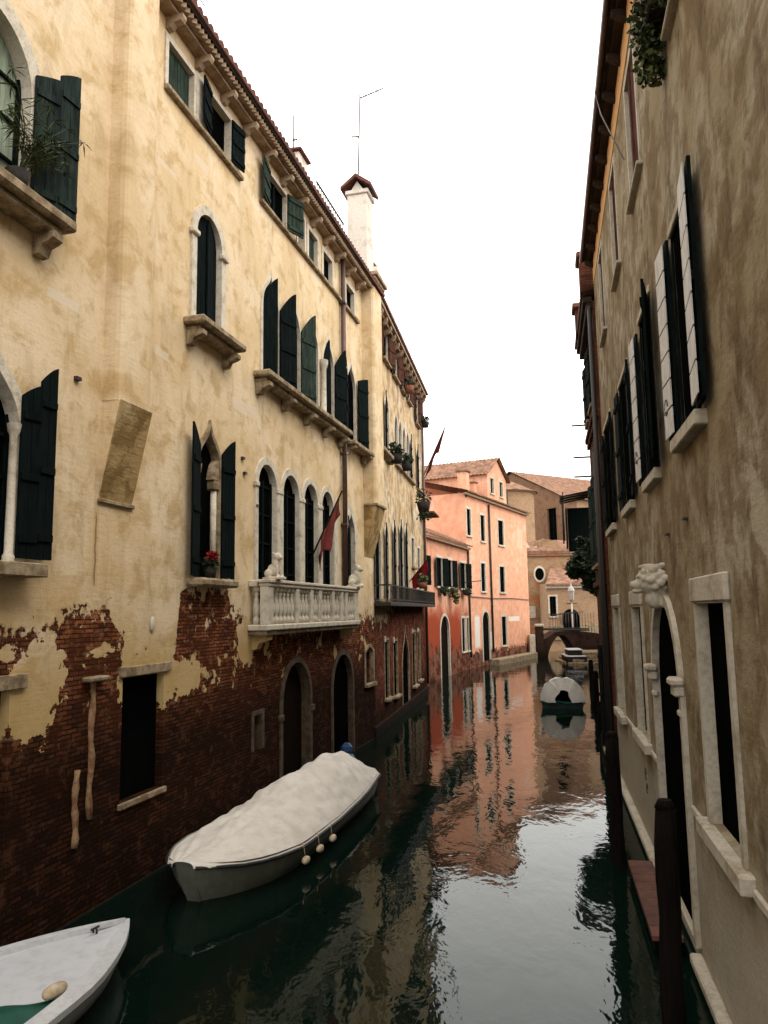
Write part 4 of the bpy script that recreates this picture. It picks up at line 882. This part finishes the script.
E_((cx,y0+.2,4.08),(.13,.2,.18)); E_((cx,y0+.1,4.66),(.14,.2,.07)); hd.bev(cx-.1,cx+.1,-.1,.0,4.0,4.45,.03)
o=hd.build('lion_head_keystone','stoneC',w); m=o.modifiers.new('r','REMESH'); m.mode='VOXEL'; m.voxel_size=.012; m.use_smooth_shade=True
# base kerb
for a,b in ((-10.8,-3.25),(-.7,15)): MB().bev(a,b,-.14,-.0,.06,.17,.02).build('footing','stoneC',rC); MB().bev(a,b,-.11,-.0,-1.2,.058,.03).build('wet_footing','wetstone',rC)
# heart shaped iron hooks
def curl(x,z,parent,sc=1.,y=-.12):
    p=[(x+sc*.09*math.cos(t)*(1 if t<9 else 1),y,z+sc*.09*math.sin(t)) for t in [i*.5 for i in range(12)]]; MB().tube(p,.008,5).build('shutter_hook','iron',parent)
curl(-.02,6.25,rC); curl(-3.0,6.25,rC); curl(-4.2,1.4,rC); curl(-4.1,1.2,rC,.8)
for x,z in ((.1,4.95),(-1.2,4.9)): MB().box(x-.03,x+.1,-.05,0,z,z+.02).build('wall_anchor','iron',rC)
# eaves
rf=tiles(rC,-10.85,15,-.26,13.1,4,14.6,'tiledark',.21,.05,'roof')
mb=MB(); mb.box(-10.85,15,-.24,0,12.99,13.06); mb.box(-10.85,15,-.15,0,12.9,12.989); mb.build('eave_board','eavewood',rf)
mb=MB(); mb.tube([(-10.85,-.29,13.02),(15,-.29,13.02)],.05,8); mb.build('gutter','pipe',rf)
pr=MB().xprism([(0,12.9),(-.22,12.9),(-.22,12.84),(-.1,12.76),(0,12.72)],-.06,.06).build('rafter_end','eavewood',rf,loc=(-10.6,0,0))
for i in range(1,26): dup(pr,rf,location=(-10.6+i*.95,0,0))
# frieze: ochre band under the eaves
MB().box(-10.8,15,-.012,-.002,12.35,12.88).build('frieze',simple('orange_frieze',(.55,.30,.12),(.45,.25,.1),.9,2,.2,.1),rC)
# climbing plant in a window box at the top
o=MB().bev(-.6,.6,-.1,.12,0,.2,.02).build('window_box','potdk'); o.location=Cf.P(.95,-.12,10.35); o.rotation_euler=(0,0,Cf.ang); tag(o,'window box with a bushy trailing plant high on the ochre brown house','window box')
leaves('leaves','leaf',[((-.35,0,.2),.26),((.1,0,.25),.27),((-.2,-.03,-.1),.22),((-.35,-.02,-.4),.17),((-.5,-.02,-.2),.14),((.4,-.02,.0),.2),((0,0,.6),.24),((.3,0,.8),.2),((.5,0,1.2),.2)],.05,2300,o)
leaves('dry_leaves','leaflt',[((-.3,-.05,-.35),.22),((.2,0,.5),.3)],.05,200,o)
# cable across the eaves
o=MB().tube([Cf.P(-4.,-.34,13.0),Cf.P(-3.6,-.3,12.3),Cf.P(-3.2,-.02,11.2)],.012,5).build('cable','cable'); tag(o,'thin slack cable hanging from the right hand eaves','cable')
# ================================================================= J: DARK BRICK HOUSE BEYOND C
J0=Cf.P(-10.82,-.06,0).to_2d(); J1=Cf.P(-16.5,-.06,0).to_2d()
J=Frame(J0,J1,flip=True); rJ=J.root('canal_house','narrow dark red brick house with stepped eaves beyond the ochre brown one','house')
opsJ=[(-1.7,-.8,9.4,11.2,'rect'),(-3.4,-2.6,9.4,11.2,'rect'),(-1.7,-.8,5.2,7.6,'rect'),(-3.4,-2.5,5.2,7.6,'rect'),(-2.4,-1.5,.3,3.,'rect')]
facade(rJ,'wall','darkbrick',-4.2,0,-1.2,11.9,opsJ,.3,6)
for o_ in opsJ:
    w=window(rJ,*o_,.1,'stonew',(.1,.15,.1),'dark',.26)
    leafpair(w,o_[0],o_[1],o_[2],o_[3],172,170,'tealsh' if o_[2]>5 and o_[2]<6 else 'darksh',y=-.06)
rf=tiles(rJ,-4.3,-.02,-.28,12.1,4,13.3,'tiledark',.21,.05,'roof')
for z,d in ((11.9,.24),(11.72,.16),(9.0,.12),(8.82,.07),(4.6,.1)): MB().bev(-4.25,-.05,-d,0,z,z+.16,.02).build('cornice','darkbrick' if z<11 else 'eavewood',rJ)
cc=MB().bev(-1.,-.4,-.25,.3,12.1,13.3,.03).build('chimney','darkbrick',rJ); MB().bev(-1.1,-.3,-.33,.38,13.3,13.45,.03).build('chimney_cap','tiledark',cc)
cc=MB().bev(-3.2,-2.7,-.3,.1,12.0,12.8,.03).build('chimney','darkbrick',rJ); MB().bev(-3.3,-2.6,-.38,.2,12.8,12.95,.03).build('chimney_cap','tiledark',cc)
mb=MB(); mb.tube([(-.08,-.08,11.8),(-.08,-.08,-.5)],.06,8); mb.tube([(-.4,-.1,8),(-.4,-.1,-.5)],.07,8); mb.build('downpipe','iron',rJ)
for z in (9.6,8.6,8.0): MB().tube([(-4.1,-.0,z),(-4.1,-.5,z)],.03,5).build('iron_bracket','iron',rJ)
MB().bev(-4.2,-.2,-.1,0,-1.2,.4,.03).build('footing','darkbrick',rJ)
# ================================================================= K: low dark wall house on the right bank
K0=Cf.P(-15.2,.5,0).to_2d(); K=Frame(K0,Vector((17.9,64.)),flip=True); rK=K.root('canal_house','low shadowy brick house lining the right bank up to the bridge','house')
kl=(Vector((17.9,64.))-K0).length
opsK=[(-8,-7,3.,5,'rect'),(-13,-12,3,5,'rect'),(-20,-19,3,5,'rect'),(-28,-27,3,5,'rect'),(-10.5,-9,-.05,2.4,'round'),(-24,-22.6,-.05,2.4,'round')]
facade(rK,'wall','darkbrick',-kl,0,-1.2,7.2,opsK,.3,5)
for o_ in opsK: window(rK,*o_,.14,'stonew',None if o_[4]=='round' else (.1,.12,.12),'dark',.26,name='water_door' if o_[4]=='round' else 'window')
tiles(rK,-kl-.2,.2,-.45,7.25,4,8.6,'tile',.24,.06,'roof'); 
# canopy frame and hanging foliage on the right bank
T0=aty(589,520,34); 
ca=empty('roof_canopy',(T0.x,T0.y,0),Cf.ang,'thin metal canopy frame over the canal, above the hanging foliage','canopy')
mb=MB()
for x in (-1.4,.2):
    for y in (-1.1,.6): mb.tube([(x,y,7.0),(x,y,9.2)],.035,5)
for y in (-1.1,.6): mb.tube([(-1.5,y,9.2 if y>0 else 8.9),(.4,y,9.2 if y>0 else 8.9)],.035,5)
for x in (-1.4,-.6,.2): mb.tube([(x,-1.2,8.88),(x,.7,9.23)],.035,5)
mb.build('frame','iron',ca); MB().bev(-1.0,-.92,-.9,.2,6.6,8.6,.02).build('hanging_blind','darksh',ca); MB().bev(-.9,.1,-1.0,-.94,6.7,8.5,.02).build('hanging_blind','darksh',ca); MB().xprism([(-1.25,8.92),(.75,9.26),(.75,9.3),(-1.25,8.96)],-1.55,.5).build('sheet','glass',ca)
hp=aty(583,566,30)
hf=empty('hanging_creeper',(hp.x,hp.y,0),0,'dense dark creeper hanging over the water from the right bank houses','creeper')
q=[(584,560,.5),(591,568,.6),(579,564,.42),(594,552,.5),(589,582,.4),(597,578,.6),(577,574,.3),(570,568,.25),(590,543,.3),(582,540,.2),(598,590,.4)]
pts=[((aty(a,b,30).x-hp.x,random.uniform(-.4,.4),aty(a,b,30).z),r) for a,b,r in q]
leaves('foliage','leafdk',pts,.13,2300,hf); leaves('young_leaves','leafdk',[(p,r*1.3) for p,r in pts[:4]],.1,350,hf)
mb=MB(); 
for p,r in pts[:8]: mb.tube([(pts[5][0][0]+.6,0,pts[5][0][2]-.5),p],.04,5)
mb.build('stems','wood',hf)
MB().bev(.2,1.6,-.4,.5,5.2,5.5,.03).build('trough','potdk',hf)
# ================================================================= MOORING POLES, PLATFORM
def pole(x,y,lx_,ly_,top,r,label,grp='mooring poles'):
    n_=10; mb=MB(); pts=[(lx_*i/n_,ly_*i/n_,-1.4+(top+1.4)*i/n_) for i in range(n_+1)]
    mb.tube([(p[0]+.01*math.sin(i*2),p[1],p[2]) for i,p in enumerate(pts)],[r*(1+.06*math.sin(i*1.7)) for i in range(n_+1)],12)
    mb.tube([(lx_,ly_,top),(lx_,ly_,top+.08)],[r*.95,r*.6],12)
    o=mb.build('mooring_pole','wood'); o.location=(x,y,0); return tag(o,label,'mooring pole',grp)
p1=atz(671,1034,0); pole(p1.x,p1.y,.12,.14,2.02,.11,'thick dark mooring pole standing nearest, in front of the water door')
p2=atz(620,866,0); pole(p2.x,p2.y,.0,.1,1.95,.11,'dark mooring pole beside the narrow windows, second from the near end')
for i,(a,b,t,l) in enumerate(((603,741,1.1,'short dark post beside the dark brick house on the right'),(597,712,1.5,'far post just past the covered dinghy on the right'),(592,690,1.4,'thin post on the right bank nearest the bridge'))):
    pp=atz(a,b,0); pole(pp.x,pp.y,0,0,t,.12,l)
mb=MB(); z0=.34; c=[atz(633,866,z0),atz(658,867,z0),atz(695,945,z0),atz(676,941,z0)]
s_out0=c[0]; s_out1=s_out0+(c[2]-c[1])*1.0; 
# landing built in the wall frame
lx0=-3.75; lx1=-.95
pl=MB()
for i in range(9):
    a=lx0+(lx1-lx0)*i/9; b=lx0+(lx1-lx0)*(i+1)/9; pl.bev(a+.004,b-.004,-.5,-.15,.16,.22,.006)
o=pl.build('planks','redwood'); pr_=empty('landing_stage',Cf.P(0,0,0),Cf.ang,'reddish plank landing stage at the foot of the right hand water door','landing stage'); o.parent=pr_
fr=MB(); fr.box(lx0,lx1,-.48,-.44,.05,.158); fr.box(lx0,lx1,-.24,-.18,.05,.158)
for x in (lx0+.15,(lx0+lx1)/2,lx1-.15): fr.box(x-.05,x+.05,-.43,-.25,-1.2,.157)
fr.build('frame','wood',pr_)
# ================================================================= BOATS
def hull(sections,name,mat,parent,deck=False):
    """sections: list of rings of (x,y,z) port->keel->starboard"""
    n_=len(sections[0]); mb=MB(); vs=[p for s in sections for p in s]; fs=[]
    for i in range(len(sections)-1):
        for j in range(n_-1): a=i*n_+j; fs.append((a,a+1,a+n_+1,a+n_))
    mb.add(vs,fs,True); mb.add(sections[-1],[tuple(range(n_))]); mb.add(sections[0],[tuple(range(n_))])
    return mb.build(name,mat,parent)
def lerp(tab,t):
    for (a,x),(b,y) in zip(tab[:-1],tab[1:]):
        if t<=b: k=(t-a)/(b-a); return x+(y-x)*k
    return tab[-1][1]
bow=Vector((-2.85,11.2)); stern=Vector((-.8,17.9)); dv=(stern-bow); Lb=dv.length; ang=math.atan2(dv.y,dv.x)
boat=empty('moored_boat',(bow.x,bow.y,0),ang,'grey green boat under a white canvas with black edging, moored at the brick wall','boat')
# local: x from bow to stern, -y is starboard (canal side)
bw=[(0,.14),(.03,.36),(.1,.68),(.17,.88),(.25,1.0),(.5,.98),(.8,.82),(1.,.62)]
gz_=[(0,.60),(.1,.48),(.3,.42),(.7,.42),(1,.48)]
secs=[]
for i in range(25):
    t=i/24; x=t*Lb; b=lerp(bw,t); g=lerp(gz_,t); rk=.42*(1-t)**6
    k=-.35
    secs.append([(x,b,g),(x+rk*.3,b*.95,g*.5),(x+rk*.8,b*.82,0),(x+rk,b*.45,k*.8),(x+rk,0,k),(x+rk,-b*.45,k*.8),(x+rk*.8,-b*.82,0),(x+rk*.3,-b*.95,g*.5),(x,-b,g)])
hull(secs,'hull','hullgrey',boat)
for sg in (1,-1): MB().tube([(i/24*Lb,sg*(lerp(bw,i/24)+.035),lerp(gz_,i/24)-.06) for i in range(25)],.028,6).build('rubbing_strake','rub',boat)
nu,nv=90,40; vs=[];fs=[]
rg=[(0,.02),(.06,.12),(.2,.28),(.38,.52),(.55,.66),(.75,.72),(.9,.62),(1,.22)]
for i in range(nu+1):
    t=i/nu; b=lerp(bw,t)+.03; g=lerp(gz_,t); r_=lerp(rg,t)
    sup=.06*abs(math.sin(t*math.pi*4))   # sag between the supports
    for j in range(nv+1):
        v=-1+2*j/nv; a=abs(v)
        z=g-.05+ (r_-sup)*(1-a**1.5)**1.0 + .05*(1-a**8)
        p=Vector((t*6.9,v*2.2,0)); q1=mnoise.noise(Vector((t*4+v*1.2,v*1.8,3))); cr=abs(mnoise.noise(Vector((t*6.-a*4.2,a*1.3+v*.3,1.5))))
        cr2=abs(mnoise.noise(Vector((t*17-a*9,a*1.2,7.5))))
        en=min(1,(1-a)*6)*min(1,t*12); fa=sum(s_*math.sin(k_*math.atan2(v*1.05,(t-c_)*6)+p_)*math.exp(-((math.hypot(v,(t-c_)*6)-.75)/.5)**2) for s_,k_,c_,p_ in ((.035,11,.36,.5),(.028,9,.62,1.9),(.022,13,.86,.2)))
        z+=en*(q1*.03-cr*.05-cr2*.008+fa*.75)
        if a>.97: z-=.01
        vs.append((t*(Lb+.06)-.03,v*b,z))
for i in range(nu):
    for j in range(nv): k=i*(nv+1)+j; fs.append((k,k+1,k+nv+2,k+nv+1))
m=MB(); m.add(vs,fs,True); m.add([vs[nu*(nv+1)+j] for j in range(nv+1)]+[(Lb+.03,0,.4)],[tuple(range(nv+2))]); m.build('canvas_cover','canvas',boat)
for x in (1.75,2.35,2.95):
    t=x/Lb; b=lerp(bw,t); 
    m=MB(); m.ball((x,-b-.09,.2),(.11,.06,.06)); m.tube([(x,-b-.04,.45),(x,-b-.08,.25)],.008,5); m.build('fender','fender',boat)
m=MB(); m.bev(Lb+.03,Lb+.3,.02,.36,.15,.8,.06); m.bev(Lb+.05,Lb+.28,.06,.32,.8,1.05,.08); m.bev(Lb+.06,Lb+.2,.12,.26,-.5,.15,.02); m.build('outboard_motor','blue',boat)
# foreground boat
tip=atz(127,920,.38); 
def W2(x,y,z=.6): return atz(x,y,z).to_2d()
hdg=Vector((-.40,-.9165))
fb=empty('moored_boat',(tip.x,tip.y,0),math.atan2(hdg.y,hdg.x),'open white dinghy in the near left corner, only its pointed bow and foredeck in view','boat')
bw2=[(0,.025),(.05,.22),(.12,.45),(.185,.6),(.24,.72),(.31,.83),(.44,.94),(.6,1.),(1,.9)]
bw2=[(a,b*1.07) for a,b in bw2]; L2=4.9; secs=[]; P=lambda t:t*L2
for i in range(21):
    t=i/20; x=t*L2; b=lerp(bw2,t); g=.39-.04*t; rk=.3*(1-t)**8
    secs.append([(x,b,g),(x+rk*.4,b*.9,.18),(x+rk*.9,b*.75,0),(x+rk,0,-.3),(x+rk*.9,-b*.75,0),(x+rk*.4,-b*.9,.18),(x,-b,g)])
hull(secs,'hull','boatwhite',fb)
vs=[];fs=[]
for i in range(41):
    t=.012+i/40*.5; x=t*L2; b=lerp(bw2,t)-.1*min(1,t*20)
    for j in range(9): v=-1+j/4; vs.append((x,v*max(b,.005),.36-.04*t+.03*(1-v*v)-.02))
for i in range(40):
    for j in range(8): a=i*9+j; fs.append((a,a+1,a+10,a+9))
m=MB(); m.add(vs,fs,True); m.build('foredeck','boatdeck',fb)
m=MB()
for sg in (1,-1):
    for i in range(20):
        t0,t1=i/20,(i+1)/20; b0,b1=lerp(bw2,t0),lerp(bw2,t1); g0,g1=.39-.04*t0,.39-.04*t1
        wk=.11 if sg<0 else .2; w0,w1=wk*min(1,t0*9+.1),wk*min(1,t1*9+.1)
        m.add([(t0*L2,sg*(b0+.015),g0+.012),(t1*L2,sg*(b1+.015),g1+.012),(t1*L2,sg*max(b1-w1,0),g1+.012),(t0*L2,sg*max(b0-w0,0),g0+.012),(t0*L2,sg*(b0+.015),g0-.05),(t1*L2,sg*(b1+.015),g1-.05),(t1*L2,sg*max(b1-w1,0),g1-.05),(t0*L2,sg*max(b0-w0,0),g0-.05)],[(0,1,2,3),(0,4,5,1),(3,2,6,7)])
m.build('gunwale','boatwhite',fb)
m=MB(); m.tube([(.42,-.12,.37),(.42,-.12,.42)],.012,6); m.tube([(.42,-.07,.37),(.42,-.07,.42)],.012,6); m.tube([(.36,-.095,.425),(.48,-.095,.425)],.014,6); m.build('cleat','iron',fb)
m=MB(); m.lathe([(.0,-.15),(.04,-.14),(.06,-.08),(.062,.05),(.05,.13),(.03,.16),(0,.17)],(0,0,0),12); o=m.build('fender','fender',fb,loc=(1.72,.66,.43),rot=(0,R(82),R(10)))
# green tarpaulin heap over the cockpit
vs=[];fs=[]
for i in range(31):
    for j in range(25):
        u=i/30; v=-1+2*j/24; x=2.25-.45*abs(v)+2.3*u+.1*math.cos(v*2.5); b=lerp(bw2,min(1,x/L2))
        z=.35+.16*(1-v*v)*min(1,u*9)+.05*mnoise.noise(Vector((u*8,v*3,2)))+.02
        vs.append((x,v*(b-.2),z))
for i in range(30):
    for j in range(24): a=i*25+j; fs.append((a,a+1,a+26,a+25))
m=MB(); m.add(vs,fs,True); m.build('tarpaulin','greentarp',fb)
# covered dinghy further on
c=atz(563,709,0); fb2=empty('covered_dinghy',(c.x,c.y,0),math.atan2(UC[1],UC[0]),'small green dinghy under a rounded white canopy with a dark opening, midway down the canal','boat')
hw=.85
secs=[]
for i in range(13):
    t=i/12; x=t*4.2; b=hw*(1 if t<.55 else math.cos((t-.55)/.45*1.45)**.8); secs.append([(x,b,.3),(x,b*.92,0),(x,b*.5,-.2),(x,0,-.25),(x,-b*.5,-.2),(x,-b*.92,0),(x,-b,.3)])
hull(secs,'hull','tealhull',fb2)
vs=[];fs=[]
for i in range(25):
    t=i/24; x=t*3.6; k=1-.25*t-.35*t**4
    for j in range(25):
        a=math.pi*j/24; rr=(hw+.04)*(1-.12*t); vs.append((x+.03*math.sin(a*9)*1,rr*math.cos(a),.26+.98*k*math.sin(a)**.8+.03*math.sin(a*9+t*9)+.02*math.sin(a*21)))
for i in range(24):
    for j in range(24): a=i*25+j; fs.append((a,a+1,a+26,a+25))
m=MB(); m.add(vs,fs,True)
# front face around the opening
out=[(0.,(hw+.04)*math.cos(math.pi*j/24),.26+.98*math.sin(math.pi*j/24)**.8) for j in range(25)]
inn=[(-.14,.3*math.cos(math.pi*j/24)-.03+.04*math.sin(j*.7),.26+.5*math.sin(math.pi*j/24)) for j in range(25)]
m.add(out+inn,[(j,j+1,j+26,j+25) for j in range(24)],True); m.build('canopy','canvas',fb2)
m=MB(); m.add([(.3,p[1]*1.6,p[2]) for p in inn],[tuple(range(25))]); m.build('dark_interior','dark',fb2)
m=MB(); m.tube([(-.03,y,.26+.04*math.sin(y*9)) for y in [-.9+i*.1 for i in range(19)]],.035,6); m.build('tarpaulin_edge','greentarp',fb2)
# last boat and moored dark launch by the bridge
c=atz(577,664,0); b3=empty('moored_boat',(c.x,c.y,0),math.atan2(UC[1],UC[0])+.1,'small white topped launch moored below the bridge on the right','boat')
secs=[]
for i in range(9):
    t=i/8; x=t*5; b=.75*(1 if t<.6 else math.cos((t-.6)/.4*1.4)); secs.append([(x,b,.5),(x,b*.9,0),(x,0,-.2),(x,-b*.9,0),(x,-b,.5)])
hull(secs,'hull','potdk',b3); m=MB(); m.bev(.0,3.4,-.7,.7,.5,.58,.03); m.build('deck','boatwhite',b3); m=MB(); m.bev(.6,2.8,-.55,.55,.95,1.03,.03); m.build('cabin_roof','boatwhite',b3); m=MB(); m.bev(.7,2.7,-.5,.5,.58,.95,.02); m.build('cabin','potdk',b3)
# ================================================================= AERIALS ON THE ROOFS
def aerial(name,base,h,label,yagi,lean=0.):
    r=empty(name,base,0,label,'aerial','aerials on the left roof'); r.rotation_euler=(0,lean,0)
    MB().tube([(0,0,0),(0,0,h)],.026,6).build('mast','alu',r)
    for (z,dx,dy,n_,l) in yagi:
        m=MB(); m.tube([(0,0,z),(dx,dy,z+.2*abs(dx))],.022,5); d=Vector((dx,dy,.2*abs(dx))); p_=Vector((-dy,dx,0)).normalized()
        for i in range(n_): q_=Vector((0,0,z))+d*(.25+.75*i/max(1,n_-1)); m.tube([q_-p_*l,q_+p_*l],.014,4)
        m.build('boom','alu',r)
aerial('roof_aerial',A.P(14.9,.2,18.9),3.2,'tall thin aerial rising from the big white chimney',[(3.05,.8,-.3,4,.12),(1.6,-.25,.1,2,.1)],.03)
aerial('roof_aerial',A.P(11.3,1.2,17.78),1.3,'short bare aerial on the smaller chimney behind the eaves',[(.5,.12,0,2,.05)])
aerial('roof_aerial',A.P(3.9,1.4,15.6),2.0,'branching aerial above the near end of the left eaves',[(.9,.9,-.3,2,.22),(1.5,-.7,.2,4,.25)],.1)
def aimprove(): pass
